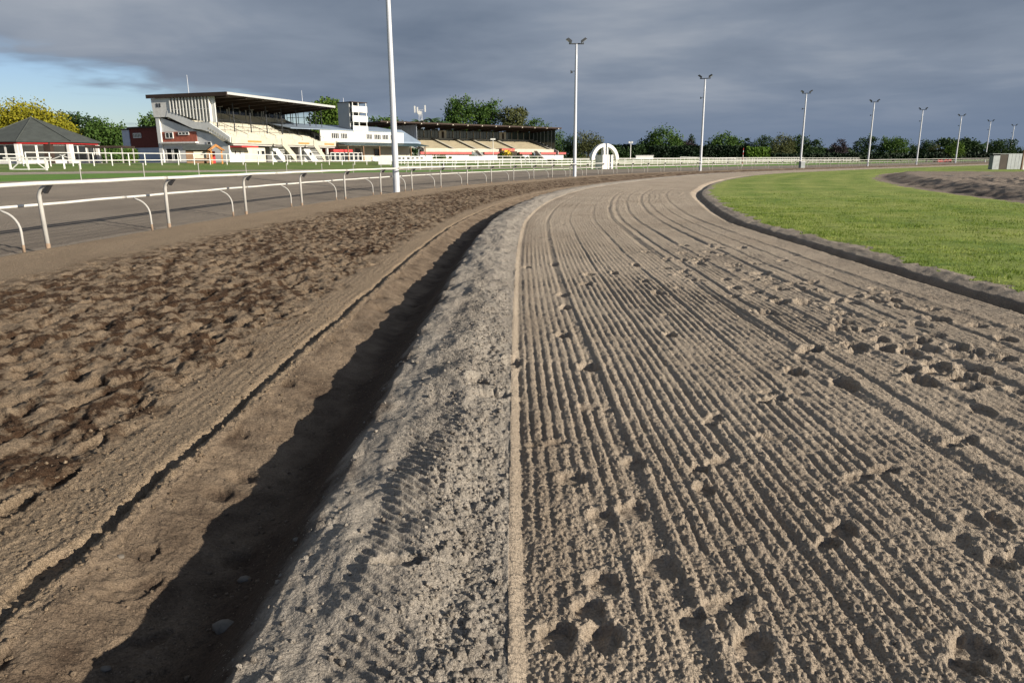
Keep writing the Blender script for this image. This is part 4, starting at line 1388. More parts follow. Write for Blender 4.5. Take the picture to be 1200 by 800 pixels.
for x0 in (20.8, 29.7, 41.6):
    m = MB()
    for i in range(9):
        t = i / 9
        m.box(x0 + 3.2 * t, x0 + 3.2 * (t + 1 / 9), -0.6, 0.75, 2.3 * (1 - t) - .2, 2.3 * (1 - t) + .05)
    m.build('stair', CONC, g2)
part('low_wall', WHITE, g2, (7.0, 22.5, -4.0, -3.8, -.3, 0.95))

# ---- white sign board leaning on the fence, dark bin
x, y, z = stand_at(451.5, 190, 112.5)
sb = thing('sign_board', 'blank white board standing against the fence below the clubhouse veranda', 'board', (x, y, z), math.radians(12))
part('panel', WHITE, sb, (-0.95, 0.95, 0, .08, 0.15, 1.35))
part('leg', POSTW, sb, (-0.8, -0.7, .083, .16, -.2, 1.2))
part('leg', POSTW, sb, (0.7, 0.8, .083, .16, -.2, 1.2))
x, y, z = stand_at(519.5, 193.6, 106)
bn = thing('bin', 'small dark bin on the pale path before the far stand', 'bin', (x, y, z))
MB().tube([(0, 0, -.05), (0, 0, 0.62)], [0.2, 0.26], 10).build('body', BLACKP, bn)
MB().tube([(0, 0, 0.621), (0, 0, 0.68)], 0.28, 10).build('lid', DARKM, bn)

# ---- tall white floodlight pole in the middle of the far stand, pole before the hedge, striped pole, trough
x, y, z = stand_at(578, 189, 150)
lp = thing('light_pole', 'white pole with a small lamp head before the stairs of the far grandstand', 'pole', (x, y, z))
MB().tube([(0, 0, -.3), (0, 0, 4.0)], 0.07, 6).build('pole', WHITE, lp)
part('lamp_head', WHITE, lp, (-.5, .5, -.12, .12, 4.002, 4.3))
x, y, z = stand_at(738.5, 188, 190)
lp = thing('light_pole', 'white pole topped by a lamp head right of the white arch', 'pole', (x, y, z))
MB().tube([(0, 0, -.3), (0, 0, 4.2)], 0.12, 6).build('pole', WHITE, lp)
part('lamp_head', WHITE, lp, (-.55, -.12, -.15, .15, 4.0, 4.45), (.12, .55, -.15, .15, 4.0, 4.45))
part('bracket', POSTW, lp, (-.12, .12, -.1, .1, 4.202, 4.35))
x, y, z = stand_at(870, 193, 140)
sp = thing('striped_pole', 'thin red and white striped marker pole between the dark and the light hedge', 'pole', (x, y, z))
for i in range(8):
    MB().tube([(0, 0, i * .42 - (.2 if i == 0 else 0)), (0, 0, (i + 1) * .42 - .003)], 0.05, 6).build('band', WHITE if i % 2 == 0 else REDP, sp)
x, y, z = stand_at(755, 186, 185)
tr = thing('trough', 'long low white trough by the left end of the dark hedge', 'trough', (x, y, z), .1)
part('body', OFFW, tr, (-2.2, 2.2, -.4, .4, 0, .9))
part('rim', WHITE, tr, (-2.3, 2.3, -.48, .48, .902, 1.0))

# ---- tin shed by the training ring
x, y, z = stand_at(1163, 196.5, 96)
sh = thing('tin_shed', 'low grey tin shed with a dark brown door beside the training ring', 'shed', (x, y, z), math.radians(14))
for i in range(4):
    part('panel', TIN, sh, (i * .25, i * .25 + .245, 0, .08, -.1, 1.75))
part('door', BROWNM, sh, (1.0, 2.3, 0.02, .1, -.1, 1.88))
for i in range(9):
    part('panel', TIN, sh, (2.31 + i * .3, 2.31 + i * .3 + .294, -.02 + .015 * (i % 2), .07, -.1, 1.92))
part('side_wall', TIN, sh, (-.05, -.002, 0, .6, -.1, 1.7))
part('back_wall', TIN, sh, (0, 5.1, .602, .66, -.1, 1.8))
part('roof', TIN, sh, (-.1, 5.15, 0.12, .72, 1.93, 1.99))
x, y, z = stand_at(1196.8, 196.5, 93)
pp = thing('timber_post', 'bare brown timber post at the right end of the tin shed', 'post', (x, y, z))
MB().tube([(0, 0, -.3), (0.02, 0, 2.35)], [0.12, 0.10], 7).build('post', TIMBERB, pp)
MB().tube([(0.02, 0, 2.351), (0.02, 0, 2.38)], 0.11, 7).build('cap', BARK, pp)
x, y, z = stand_at(1201.5, 197, 93)
pp = thing('white_panel', 'white panel at the right edge of the picture beside the brown post', 'panel', (x, y, z))
part('sheet', WHITE, pp, (-.28, .9, 0, .06, 0, .85))
part('stake', TIMBERB, pp, (-.1, 0, .063, .13, -.2, .8))
# red cabin far off
x, y, z = stand_at(1107.5, 186, 235)
rc = thing('cabin', 'tiny red cabin among the far trees between two masts', 'cabin', (x, y, z))
part('wall', REDP, rc, (-2.2, 2.2, 0, 3, -.2, 1.6))
MB().prism([(-.3, 1.6), (1.5, 2.4), (3.3, 1.6)], -2.4, 2.4).build('roof', PINK, rc)
# aerial mast behind the far stand
a = at(493.5, 150, 225)
am = thing('antenna_mast', 'grey lattice aerial mast with white antenna panels behind the far grandstand', 'antenna mast', (a[0], a[1], 1.6))
zt_ = at(493, 126, 225)[2] - 1.6
m = MB()
for sx, sy in ((-.5, -.4), (.5, -.4), (0, .5)):
    m.tube([(sx * 2, sy * 2, 0), (sx * .8, sy * .8, zt_ - 1)], 0.08, 5)
for i in range(8):
    t0, t1 = i / 8, (i + 1) / 8
    w0, w1 = 1 - .6 * t0, 1 - .6 * t1
    m.tube([(-w0, -.8 * w0, t0 * (zt_ - 1)), (w1, -.8 * w1, t1 * (zt_ - 1))], 0.05, 4)
    m.tube([(w0, -.8 * w0, t0 * (zt_ - 1)), (0, w1, t1 * (zt_ - 1))], 0.05, 4)
m.build('lattice', GALV, am)
for sx, zz in ((-1.7, 0), (1.4, .2), (-.9, -.3)):
    part('antenna', WHITE, am, (sx - .18, sx + .18, -.2, .2, zt_ - 1.5 + zz, zt_ + .4 + zz))
part('headframe', GALV, am, (-1.9, 1.6, -.06, .06, zt_ - .8, zt_ - .68))
MB().tube([(-.2, -.8, zt_ - 1.6), (-.2, -1.1, zt_ - 1.6)], 0.6, 10).build('dish', WHITE, am)
MB().tube([(.7, -.8, zt_ - 4.2), (.7, -1.1, zt_ - 4.2)], 0.55, 10).build('dish', WHITE, am)


# ------------------------------------------------------------------ trees, hedges, shrubs
def leafmat(name, a, b, c, trans=0.25):
    t = NT(name)
    f = t.attr('tone')
    col = t.ramp(f, [(0.0, a), (0.5, b), (1.0, c)])
    t.done(col, 0.7, None, 0.2)
    d = t.N.new('ShaderNodeBsdfTranslucent')
    t.L.new(col, d.inputs[0])
    mx = t.N.new('ShaderNodeMixShader'); mx.inputs[0].default_value = trans
    t.L.new(t.b.outputs[0], mx.inputs[1]); t.L.new(d.outputs[0], mx.inputs[2])
    t.L.new(mx.outputs[0], t.N['Material Output'].inputs[0])
    return t.m


LEAF = {
    'yellow': leafmat('yellow_leaves', (0.15, 0.155, 0.012), (0.23, 0.21, 0.014), (0.30, 0.265, 0.018), .3),
    'green': leafmat('green_leaves', (0.026, 0.058, 0.011), (0.052, 0.100, 0.018), (0.085, 0.140, 0.025)),
    'dark': leafmat('dark_leaves', (0.013, 0.030, 0.010), (0.024, 0.050, 0.014), (0.040, 0.070, 0.018), .15),
    'bright': leafmat('bright_leaves', (0.045, 0.085, 0.012), (0.075, 0.130, 0.018), (0.11, 0.17, 0.025)),
    'olive': leafmat('olive_leaves', (0.045, 0.055, 0.022), (0.075, 0.085, 0.030), (0.12, 0.125, 0.045)),
    'purple': leafmat('purple_leaves', (0.018, 0.012, 0.016), (0.030, 0.022, 0.026), (0.045, 0.035, 0.035), .15),
    'hedge': leafmat('hedge_leaves', (0.005, 0.013, 0.005), (0.008, 0.020, 0.007), (0.013, 0.029, 0.009), .05),  # colour darkened to stand in for shade lying on the hedges
    'hedgel': leafmat('light_hedge_leaves', (0.06, 0.12, 0.012), (0.09, 0.165, 0.018), (0.13, 0.21, 0.03)),
}


def leaf_mesh(name, P, size, mat, parent, rng, tone=None, flat_=0.0):
    n = len(P)
    a = rng.normal(size=(n, 3)); a[:, 2] *= (1 - flat_)
    a /= np.linalg.norm(a, axis=1)[:, None]
    b_ = np.cross(a, rng.normal(size=(n, 3))); b_ /= np.linalg.norm(b_, axis=1)[:, None] + 1e-9
    sz = size * rng.uniform(0.6, 1.35, n)[:, None]
    c = np.cross(a, b_)
    V = np.stack([P - a * sz, P + b_ * sz * .62 + c * sz * .12, P + a * sz, P - b_ * sz * .62 + c * sz * .12], 1).reshape(-1, 3)
    me = bpy.data.meshes.new(name)
    me.vertices.add(4 * n); me.vertices.foreach_set('co', V.astype(np.float32).ravel())
    me.loops.add(4 * n); me.loops.foreach_set('vertex_index', np.arange(4 * n, dtype=np.int32))
    me.polygons.add(n); me.polygons.foreach_set('loop_start', np.arange(0, 4 * n, 4, dtype=np.int32))
    if tone is None:
        tone = rng.uniform(0, 1, n)
    at_ = me.attributes.new('tone', 'FLOAT', 'POINT')
    at_.data.foreach_set('value', np.repeat(np.clip(tone, 0, 1), 4).astype(np.float32))
    me.update(calc_edges=True)
    me.materials.append(mat)
    o = bpy.data.objects.new(name, me)
    COL.objects.link(o)
    o.parent = parent
    return o


def tree(label, u, D, vbase, lobes, leaf, n=1500, size=None, cat='tree', name='tree', bare=0.0, group=None, spray=1.0, seed=None):
    """lobes: (u, v, half width px, half height px) as seen in the photograph; each becomes a rounded mass of leaves with its own depth"""
    rng = np.random.default_rng(seed or (int(u * 13 + D) % 9973))
    k = D / F
    x, y, z = stand_at(u, vbase, D)
    root = thing(name, label, cat, (x, y, z), 0, group)
    hz = at(u, 190, D)
    hz = ray(u, 190)
    pts, ton = [], []
    area = [l[2] * l[3] for l in lobes]
    crown_lo = 1e9
    cl = []
    for l, ar in zip(lobes, area):
        c = at(l[0], l[1], D) - np.array([x, y, z])
        rx, rz = l[2] * k, l[3] * k
        ry = rx * rng.uniform(.7, .95)
        c[1] += rng.uniform(-.3, .3) * rx
        cl.append((c, rx, ry, rz))
        m = int(2.1 * n * ar / sum(area))
        # leaves gathered in clumps spread over the mass
        nc = max(6, m // 26)
        d = rng.normal(size=(nc, 3)); d /= np.linalg.norm(d, axis=1)[:, None]
        rad = rng.uniform(0.50, 1.0, nc) ** 0.6
        cc = c + d * rad[:, None] * np.array([rx, ry, rz]) * rng.uniform(.82, 1.10, nc)[:, None]
        pick = rng.integers(0, nc, m)
        cr = 0.21 * math.sqrt(rx * rz) * spray
        p = cc[pick] + rng.normal(size=(m, 3)) * cr * np.array([1, 1, .8])
        pts.append(p)
        ct = rng.uniform(0, 1, nc)
        ton.append(0.55 * ct[pick] + 0.45 * rng.uniform(0, 1, m))
        crown_lo = min(crown_lo, c[2] - rz)
    P, T = np.concatenate(pts), np.concatenate(ton)
    keep = P[:, 2] > 0.15
    P, T = P[keep], T[keep]
    ext = (P[:, 0].max() - P[:, 0].min())
    leaf_mesh('crown', P, (size or max(0.30, ext * 0.030)) * .72, LEAF[leaf], root, rng, T)
    m = MB()
    c0 = sum((c for c, *_ in cl), np.zeros(3)) / len(cl)
    htop = max(c[2] for c, *_ in cl)
    tr_ = 0.018 * (htop + 4) + 0.05
    m.tube([(c0[0] * .3, c0[1] * .3, -.3), (c0[0] * .5, c0[1] * .5, htop * .35), (c0[0], c0[1], htop * .75)], [tr_ * 1.3, tr_, tr_ * .5], 7)
    for c, rx, ry, rz in cl:
        for q in range(2):
            e = c + rng.uniform(-.5, .5, 3) * np.array([rx, ry, rz])
            s0 = (c0[0] * .5, c0[1] * .5, htop * (.3 + .15 * q))
            m.tube([s0, (np.array(s0) + e) / 2 + np.array([0, 0, .06 * htop]), e], [tr_ * .55, tr_ * .38, tr_ * .15], 5)
    m.build('trunk', BARK, root, True)
    return root


G_ = 'trees beyond the course'
tree('broad yellow leaved tree rising behind the octagonal pavilion', 32, 122, 186, [(25, 147, 27, 23), (54, 156, 24, 21), (6, 153, 20, 21), (70, 162, 13, 16)], 'yellow', 8000, .30, spray=1.25)
tree('dark green tree right of the yellow tree, behind the pavilion', 93, 132, 186, [(92, 153, 18, 17), (82, 146, 11, 11), (104, 158, 12, 18)], 'dark', 2200)
tree('rounded mid green tree behind the dark side canopy', 126, 126, 186, [(126, 158, 19, 17), (138, 166, 12, 18), (115, 160, 12, 16)], 'green', 2600)
tree('green tree top showing over the dark brick house', 178, 140, 186, [(176, 147, 13, 13), (186, 142, 8, 9), (180, 165, 10, 15)], 'green', 1500)
tree('tall bright green tree between the grandstand roof and the grey tower', 382, 172, 186, [(384, 127, 12, 14), (376, 140, 12, 18), (391, 138, 10, 18), (382, 156, 15, 14)], 'bright', 3200, .4)
tree('flat topped dark green tree just left of the tallest mast', 445, 205, 186, [(440, 147, 14, 8), (456, 146, 14, 8), (430, 152, 9, 8), (448, 158, 22, 12)], 'green', 2400)
tree('low green tree just right of the tallest mast', 474, 205, 186, [(474, 149, 11, 6), (484, 152, 10, 6), (472, 160, 14, 10)], 'olive', 1400)
# palms
def palm(label, u, D, v, seed):
    rng = np.random.default_rng(seed)
    x, y, z = stand_at(u, 186, D)
    h = at(u, v, D)[2] - z
    root = thing('palm_tree', label, 'palm', (x, y, z), 0, 'palms behind the far grandstand')
    MB().tube([(0, 0, -.3), (.1, 0, h * .5), (0, 0, h)], [.35, .28, .24], 8).build('trunk', BARK, root, True)
    m = MB()
    for i in range(26):
        a, up = i * 2.4, rng.uniform(-.1, 1.0)
        L = rng.uniform(2.3, 3.1)
        pr_ = []
        for t in np.linspace(0, 1, 6):
            r_ = L * t * math.cos(up * (1 - .55 * t))
            zz = h + L * (math.sin(up) * t - .55 * t * t)
            pr_.append(np.array([r_ * math.cos(a), r_ * math.sin(a), zz]))
        sd_ = np.array([-math.sin(a), math.cos(a), 0])
        for j in range(5):
            w0, w1 = .38 * math.sin(math.pi * (.15 + .8 * j / 5)), .38 * math.sin(math.pi * (.15 + .8 * (j + 1) / 5))
            dr_ = np.array([0, 0, -.16])
            m.poly([pr_[j], pr_[j + 1], pr_[j + 1] + sd_ * w1 + dr_, pr_[j] + sd_ * w0 + dr_])
            m.poly([pr_[j], pr_[j] - sd_ * w0 + dr_, pr_[j + 1] - sd_ * w1 + dr_, pr_[j + 1]])
    m.build('fronds', PALMM, root)


PALMM = solid('palm_frond', (0.035, 0.070, 0.022), 0.6, 0.25, 0.8)
palm('palm tree left of a second palm, in front of the aerial mast', 494, 218, 143.5, 1)
palm('palm tree at the right of the aerial mast, tallest of the palms', 508, 216, 141.5, 2)
palm('palm tree showing only its fronds above the left end of the brown roof', 518, 222, 144.5, 3)
tree('tall ragged dark tree, leftmost of three above the brown stand roof', 537, 250, 186, [(533, 132, 10, 14), (545, 126, 11, 11), (540, 140, 15, 12), (527, 140, 8, 10), (540, 160, 14, 16)], 'green', 2800, .5, spray=1.15, group=G_)
tree('tall ragged tree, middle one of three above the brown stand roof', 569, 252, 186, [(563, 130, 10, 10), (577, 128, 9, 9), (570, 139, 16, 10), (566, 160, 14, 15)], 'green', 2400, .5, spray=1.2, group=G_)
tree('ragged tree, rightmost of three above the brown stand roof', 600, 250, 186, [(598, 137, 14, 9), (609, 134, 8, 7), (604, 145, 13, 9), (600, 162, 13, 14)], 'olive', 2000, .5, spray=1.15, group=G_)
tree('small round tree peeping over the right end of the brown roof', 629, 240, 186, [(628, 147, 12, 7), (622, 152, 10, 7), (634, 160, 12, 15)], 'green', 1300, group=G_)
tree('bushy green tree at the right end of the far grandstand', 652, 232, 186, [(651, 165, 9, 12), (646, 175, 9, 11), (660, 174, 9, 10)], 'green', 1600, group=G_)
tree('dark round tree behind the mast left of the white arch', 668, 226, 187, [(667, 168, 10, 10), (672, 178, 11, 9)], 'dark', 1300, group=G_)
tree('yellowish green round tree behind the white arch', 690, 220, 187, [(688, 167, 13, 11), (697, 170, 9, 11), (683, 178, 12, 9)], 'olive', 1900, group=G_)
tree('low dark tree seen through and right of the white arch', 716, 225, 187, [(714, 180, 14, 9), (730, 181, 12, 7)], 'dark', 1200, group=G_)
tree('largest dome shaped dark tree left of the long hedge', 774, 228, 187, [(777, 166, 17, 15), (762, 172, 12, 11), (790, 172, 9, 12), (774, 180, 20, 9)], 'green', 3200, .45, group=G_)
tree('low dark tree at the left foot of the dome shaped tree', 748, 226, 187, [(748, 178, 9, 8), (756, 176, 7, 9)], 'dark', 900, group=G_)
tree('rounded purple leaved tree behind the long hedge', 800, 240, 187, [(798, 173, 8, 9), (808, 172, 8, 8), (814, 176, 5, 7)], 'purple', 1100, group=G_)
tree('narrow pointed dark conifer beside the purple tree', 810.5, 242, 187, [(810.5, 164, 2.6, 7), (810.5, 172, 4.6, 8), (810, 180, 5.5, 7)], 'dark', 700, name='conifer', cat='conifer', group=G_)
tree('wide mid green tree right of the third mast behind the hedge', 849, 238, 187, [(849, 167, 13, 11), (838, 173, 10, 10), (860, 173, 9, 10), (849, 180, 18, 8)], 'green', 2400, group=G_)
tree('small dark pointed tree left of the light green hedge block', 874.5, 242, 187, [(875, 168, 4, 6), (873, 176, 8, 9)], 'dark', 700, group=G_)
tree('dark round tree behind the light green hedge block', 891, 240, 187, [(887, 171, 9, 8), (898, 169, 9, 9), (892, 178, 15, 9)], 'dark', 1500, group=G_)
tree('tall tree with a yellowish right side next to the fourth mast', 917, 232, 187, [(916, 169, 12, 10), (924, 173, 7, 12), (910, 178, 12, 9)], 'olive', 1900, group=G_)
tree('broad dark tree right of the fourth mast', 945, 238, 187, [(938, 170, 12, 9), (954, 173, 10, 9), (947, 179, 18, 8)], 'dark', 1900, group=G_)
tree('lone dark round tree standing apart between the fourth and fifth masts', 982, 236, 187, [(983, 171, 7, 7), (978, 176, 8, 6), (988, 177, 6, 7)], 'purple', 1000, group=G_)
tree('dark tree with a peaked top behind the fifth mast', 1016, 240, 186, [(1021, 168, 7, 8), (1011, 173, 10, 9), (1020, 178, 14, 8)], 'dark', 1500, group=G_)
tree('wide dome of dark green tree right of the fifth mast', 1048, 236, 186, [(1046, 170, 12, 9), (1055, 173, 11, 10), (1040, 176, 9, 10)], 'green', 2000, group=G_)
tree('low dark tree just left of the sixth mast', 1070, 246, 186, [(1070, 176, 6, 6), (1074, 180, 6, 6)], 'dark', 600, group=G_)
tree('dark upright tree just right of the sixth mast', 1086, 240, 186, [(1086, 171, 8, 6), (1088, 178, 9, 8)], 'dark', 1000, group=G_)
tree('small lighter green tree left of the tiny red cabin', 1096, 232, 186, [(1096, 176, 7, 6), (1097, 181, 8, 5)], 'olive', 700, group=G_)
tree('yellowish green round tree beside the seventh mast', 1120, 228, 186, [(1121, 176, 9, 8), (1115, 179, 8, 7)], 'bright', 1100, group=G_)
tree('wide dark tree behind the yellowish green tree', 1112, 256, 186, [(1107, 170, 12, 6), (1128, 170, 12, 7), (1140, 174, 9, 9), (1116, 176, 18, 8)], 'dark', 1900, group=G_)
tree('dark broad tree behind the eighth mast and tin shed', 1172, 250, 186, [(1167, 172, 12, 7), (1180, 171, 10, 7), (1172, 179, 18, 8)], 'dark', 1700, group=G_)
tree('low dark tree line end at the right edge of the picture', 1199, 262, 186, [(1200, 177, 12, 5), (1212, 178, 10, 6)], 'dark', 900, group=G_)


def hedge(label, A, B, w, h, leaf, n, size, rough=.12, name='hedge', cat='hedge'):
    rng = np.random.default_rng(int(abs(A[0]) * 31 + n))
    a, c = np.array(A), np.array(B)
    L = np.linalg.norm(c - a)
    root = thing(name, label, cat, (A[0], A[1], ground_z(*A)), math.atan2(c[1] - a[1], c[0] - a[0]))
    t = rng.uniform(0, 1, (n, 3))
    side = rng.integers(0, 6, n)
    P = np.stack([t[:, 0] * L, (t[:, 1] - .5) * w, t[:, 2] * h], 1)
    P[:, 1] = np.where(side < 2, -w / 2, np.where(side == 2, w / 2, P[:, 1]))
    P[:, 2] = np.where(side == 3, h, np.where(side == 4, h, P[:, 2]))
    P[:, 0] = np.where(side == 5, np.where(t[:, 1] > .5, L, 0), P[:, 0])
    P += rng.normal(size=(n, 3)) * rough
    P[:, 2] += 0.12 * np.sin(P[:, 0] * .7 + A[0]) * (P[:, 2] > h * .7)
    leaf_mesh('leaves', P, size, LEAF[leaf], root, rng)
    MB().box(.1, L - .1, -w / 2 + .12, w / 2 - .12, -.2, h - .15).build('twigs', TWIG, root)
    return root


TWIG = solid('hedge_inside', (0.012, 0.016, 0.008), 0.9, 0.3)
hedge('long clipped dark green hedge behind the white rails, left of the light block', flat(762, 205), flat(871, 205), 3.0, 3.2, 'hedge', 5200, .42)
hedge('clipped light green hedge block right of the striped pole', flat(873.5, 204), flat(899, 204), 3.2, 3.2, 'hedgel', 2000, .36)
hedge('low dark hedge along the course right of the fourth mast', flat(903, 214), flat(1165, 232), 2.0, 1.5, 'hedge', 4200, .45, .15)
hedge('tall dark hedge behind the white arch', flat(704, 232), flat(765, 230), 3.0, 3.9, 'hedge', 2600, .45, .25)
hedge('yellow green clipped bush between the pavilion canopy and the brick house', flat(147.5, 100), flat(159.5, 100), 1.6, 1.75, 'bright', 900, .16, .08)
hedge('dark clipped hedge in the shade under the pavilion canopy', flat(110, 93), flat(148, 97), 1.2, 1.6, 'green', 1500, .16, .08)
for i, (u, v, D, w, h, lf, lab) in enumerate([(518, 187, 140, 11, 4.5, 'green', 'low green shrub bed before the white wall of the far stand'),
                                              (607, 187, 150, 8, 4, 'dark', 'dark shrub by the stairs of the far stand'),
                                              (625, 188, 146, 9, 3.5, 'green', 'green shrub right of the dark one near the fence end'),
                                              (646, 190, 142, 5, 3, 'green', 'small shrub where the apron fence ends'),
                                              (589, 184, 170, 5, 4, 'green', 'leafy bush with yellow flowers under the far stand fascia')]):
    tree(lab, u, D, v, [(u - w * .4, v - h * .4, w * .6, h * .7), (u + w * .4, v - h * .5, w * .6, h * .7)], lf, 420, .22, 'shrub', 'shrub')
_rng = np.random.default_rng(3)
c_ = at(594, 180, 169.5)
fb = thing('flower_bush', 'bright yellow flowering bush beside the red tunnel of the far stand', 'flower bush', (c_[0], c_[1], ground_z(c_[0], c_[1])))
leaf_mesh('blossom', np.stack([_rng.normal(0, .5, 260), _rng.normal(0, .4, 260), _rng.uniform(.9, 2.3, 260)], 1), .16, FLOWER, fb, _rng)
leaf_mesh('leaves', np.stack([_rng.normal(0, .7, 260), _rng.normal(0, .4, 260), _rng.uniform(.0, 1.6, 260)], 1), .2, LEAF['green'], fb, _rng)

# distant wood closing the horizon all round in front
P = []
for k in range(9000):
    a = math.radians(_rng.uniform(-80, 80))
    D = 420 + 30 * math.sin(a * 9) + _rng.uniform(-6, 6)
    hh = 3.4 + 1.4 * math.sin(a * 37) + 1.6 * math.sin(a * 91 + 1)
    P.append((D * math.sin(a), D * math.cos(a), 1.4 + _rng.uniform(0, 1) ** .8 * hh))
o = leaf_mesh('far_wood', np.array(P), 1.6, LEAF['dark'], None, _rng)
o['kind'] = 'stuff'

# ------------------------------------------------------------------ grass blades on the infield
n = 130000
ss = _rng.uniform(2, 46, n) ** 1.0
dd = edge_G(ss) - 0.5 + _rng.uniform(0, 1, n) ** 1.6 * 10.2
gx, gy, _a = np.interp(ss, _grid, CX), np.interp(ss, _grid, CY), None
tx, ty = np.interp(ss, _grid, TX), np.interp(ss, _grid, TY)
gx, gy = gx + ty * dd, gy - tx * dd
cl_ = noise2(gx * 1.3, gy * 1.3, 201) * .17 + noise2(gx * 6, gy * 6, 202) * .09
keep = (dd - edge_G(ss) > cl_ * 1.6 - .27) & (np.abs(np.arctan2(gx, gy)) < .72) & (_rng.uniform(0, 1, n) > sst(np.hypot(gx, gy) + 7 * noise2(gx * .25, gy * .25, 303), 14, 40))
gx, gy, ss, dd = gx[keep], gy[keep], ss[keep], dd[keep]
gz = base_height(ss, dd) + 0.0
n = gx.size
lean = _rng.normal(0, .018, (n, 2))
hh = _rng.uniform(.014, .038, n) * (1 + 0.9 * np.clip(noise2(gx * .8, gy * .8, 301), 0, 1))
wd = _rng.uniform(.004, .010, n) * (1 + .03 * np.hypot(gx, gy))
an = _rng.uniform(0, 6.28, n)
base = np.stack([gx, gy, gz - .012], 1)
V = np.stack([base + np.stack([np.cos(an) * wd, np.sin(an) * wd, 0 * an], 1), base - np.stack([np.cos(an) * wd, np.sin(an) * wd, 0 * an], 1),
              base + np.stack([lean[:, 0], lean[:, 1], hh + .012], 1)], 1).reshape(-1, 3)
me = bpy.data.meshes.new('grass')
me.vertices.add(3 * n); me.vertices.foreach_set('co', V.astype(np.float32).ravel())
me.loops.add(3 * n); me.loops.foreach_set('vertex_index', np.arange(3 * n, dtype=np.int32))
me.polygons.add(n); me.polygons.foreach_set('loop_start', np.arange(0, 3 * n, 3, dtype=np.int32))
a_ = me.attributes.new('tone', 'FLOAT', 'POINT')
a_.data.foreach_set('value', np.repeat(np.clip(.48 + .55 * fbm(gx * .7, gy * 1.3, 3, 302) + _rng.normal(0, .2, n), 0, 1), 3).astype(np.float32))
me.update(calc_edges=True)
me.materials.append(leafmat('grass_blades', (0.090, 0.145, 0.020), (0.175, 0.240, 0.038), (0.32, 0.345, 0.095), .35))
o = bpy.data.objects.new('grass', me); COL.objects.link(o); o['kind'] = 'stuff'


# ------------------------------------------------------------------ loose clods and stones
def rough_rock(rng, sub=1):
    bm = bmesh.new()
    bmesh.ops.create_icosphere(bm, subdivisions=sub, radius=1)
    v = np.array([q.co[:] for q in bm.verts])
    v = v * (1 + rng.normal(0, .17, (len(v), 1))) * np.array([1, rng.uniform(.7, 1), rng.uniform(.55, .85)])
    f = np.array([[q.index for q in p.verts] for p in bm.faces])
    bm.free()
    return v, f


def scatter(name, pos, size, mat, rng):
    protos = [rough_rock(rng) for _ in range(7)]
    VV, FF, off = [], [], 0
    for (x, y, z), s_ in zip(pos, size):
        v, f = protos[rng.integers(0, 7)]
        a = rng.uniform(0, 6.28)
        c, q = math.cos(a), math.sin(a)
        w = v @ np.array([[c, -q, 0], [q, c, 0], [0, 0, 1]]).T * s_ + np.array([x, y, z + s_ * .25])
        VV.append(w); FF.append(f + off); off += len(v)
    V, Fc = np.concatenate(VV), np.concatenate(FF)
    me = bpy.data.meshes.new(name)
    me.vertices.add(len(V)); me.vertices.foreach_set('co', V.astype(np.float32).ravel())
    me.loops.add(Fc.size); me.loops.foreach_set('vertex_index', Fc.astype(np.int32).ravel())
    me.polygons.add(len(Fc)); me.polygons.foreach_set('loop_start', np.arange(0, Fc.size, 3, dtype=np.int32))
    mo = me.attributes.new('moist_shade', 'FLOAT', 'POINT')
    mo.data.foreach_set('value', np.repeat(rng.uniform(0, .5, len(VV)), [len(v) for v in VV]).astype(np.float32))
    me.update(calc_edges=True)
    me.materials.append(mat)
    o = bpy.data.objects.new(name, me); COL.objects.link(o); o['kind'] = 'stuff'
    return o


def surf(x, y):
    """true surface height, relief included"""
    x, y = np.atleast_1d(np.asarray(x, float)), np.atleast_1d(np.asarray(y, float))
    s, d = course(x, y)
    r = np.hypot(x, y)
    return base_height(s, d) + relief(x, y, s, d, r, np.full(x.shape, .004) + 0.002 * r)[0]


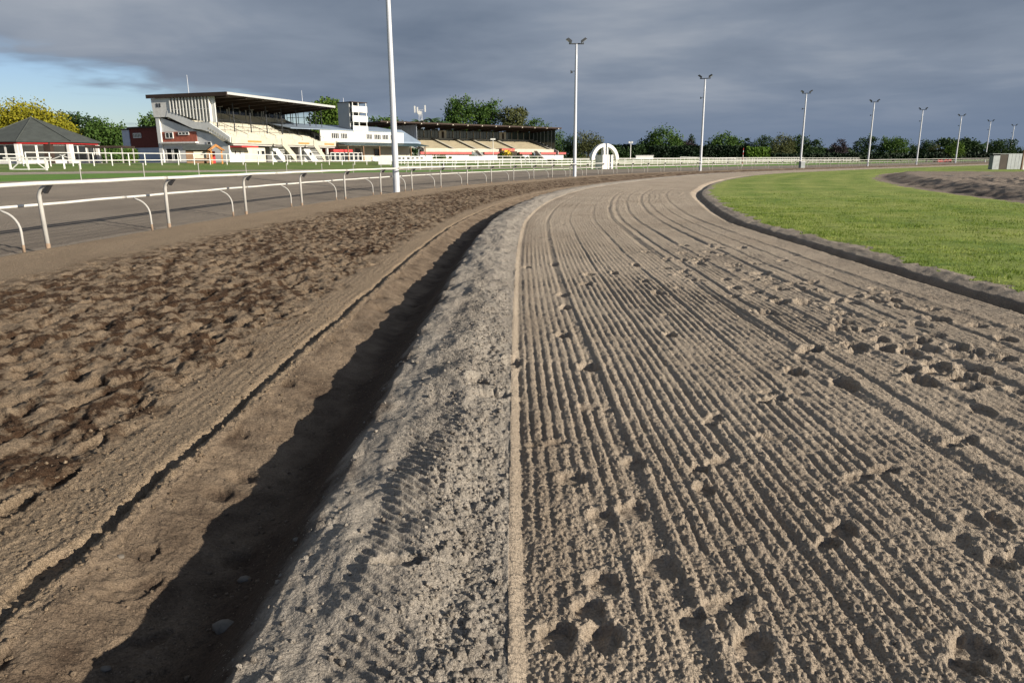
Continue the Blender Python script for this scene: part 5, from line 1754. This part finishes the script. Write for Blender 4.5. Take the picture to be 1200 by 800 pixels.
def strip(n, e0, e1, y0, y1, rng, pw=1.6):
    """random points in a strip e0..e1 beside the cut edge, denser close by"""
    s = y0 + (y1 - y0) * rng.uniform(0, 1, n) ** pw
    d = edge_E(s) + rng.uniform(e0, e1, n)
    x, y = np.interp(s, _grid, CX), np.interp(s, _grid, CY)
    tx, ty = np.interp(s, _grid, TX), np.interp(s, _grid, TY)
    return x + ty * d, y - tx * d


_rng = np.random.default_rng(21)
sets = [('sand_clods', 2600, -.40, -.02, 1.4, 9, .0045, .015, 'sand_bank'), ('sand_clods', 500, -.95, -.4, 1.4, 8, .004, .016, 'sand_bank'),
        ('soil_clods', 1500, -2.75, -1.72, 1.6, 9, .005, .017, 'dirt_track'), ('soil_clods', 500, -1.75, -1.05, 1.6, 8, .004, .014, 'trench'),
        ('sand_crumbs', 2200, .1, 5.0, 1.6, 9, .004, .010, 'sand_track')]
for nm, n, e0, e1, y0, y1, s0, s1, mt in sets:
    x, y = strip(n, e0, e1, y0, y1, _rng)
    z = surf(x, y)
    size = s0 + (s1 - s0) * _rng.uniform(0, 1, n) ** 3
    scatter(nm, np.stack([x, y, z], 1), size, GROUND_MAT[mt], _rng)

STONE = solid('grey_stone', (0.12, 0.103, 0.082), 0.9, 0.2, 30)
for u, v, zg, r_, lab in ((287, 687, -.25, .026, 'pale round stone lying in the shaded bottom of the trench'), (264, 742, -.22, .045, 'flat dark stone half buried in the trench nearest the camera'),
                          (349, 645, -.06, .016, 'small pale pebble on the shaded side of the bank'), (120, 761, -.12, .018, 'small pale stone on the sunlit trench slope near the corner'),
                          (140, 647, -.09, .017, 'pale stone on the edge of the cut along the brown dirt')):
    p = on_plane(u, v, zg)
    z = float(surf(p[0], p[1])[0])
    vv, ff = rough_rock(_rng, 2)
    me = bpy.data.meshes.new('stone')
    me.from_pydata([tuple(q * r_ * np.array([1.15, .9, .75])) for q in vv * .5 + .5 * vv / np.linalg.norm(vv, axis=1)[:, None]], [], [tuple(map(int, q)) for q in ff])
    for q in me.polygons:
        q.use_smooth = True
    me.materials.append(STONE)
    o = bpy.data.objects.new('stone', me); COL.objects.link(o)
    o.location = (p[0], p[1], z + r_ * .08)
    tag(o, lab, 'stone')
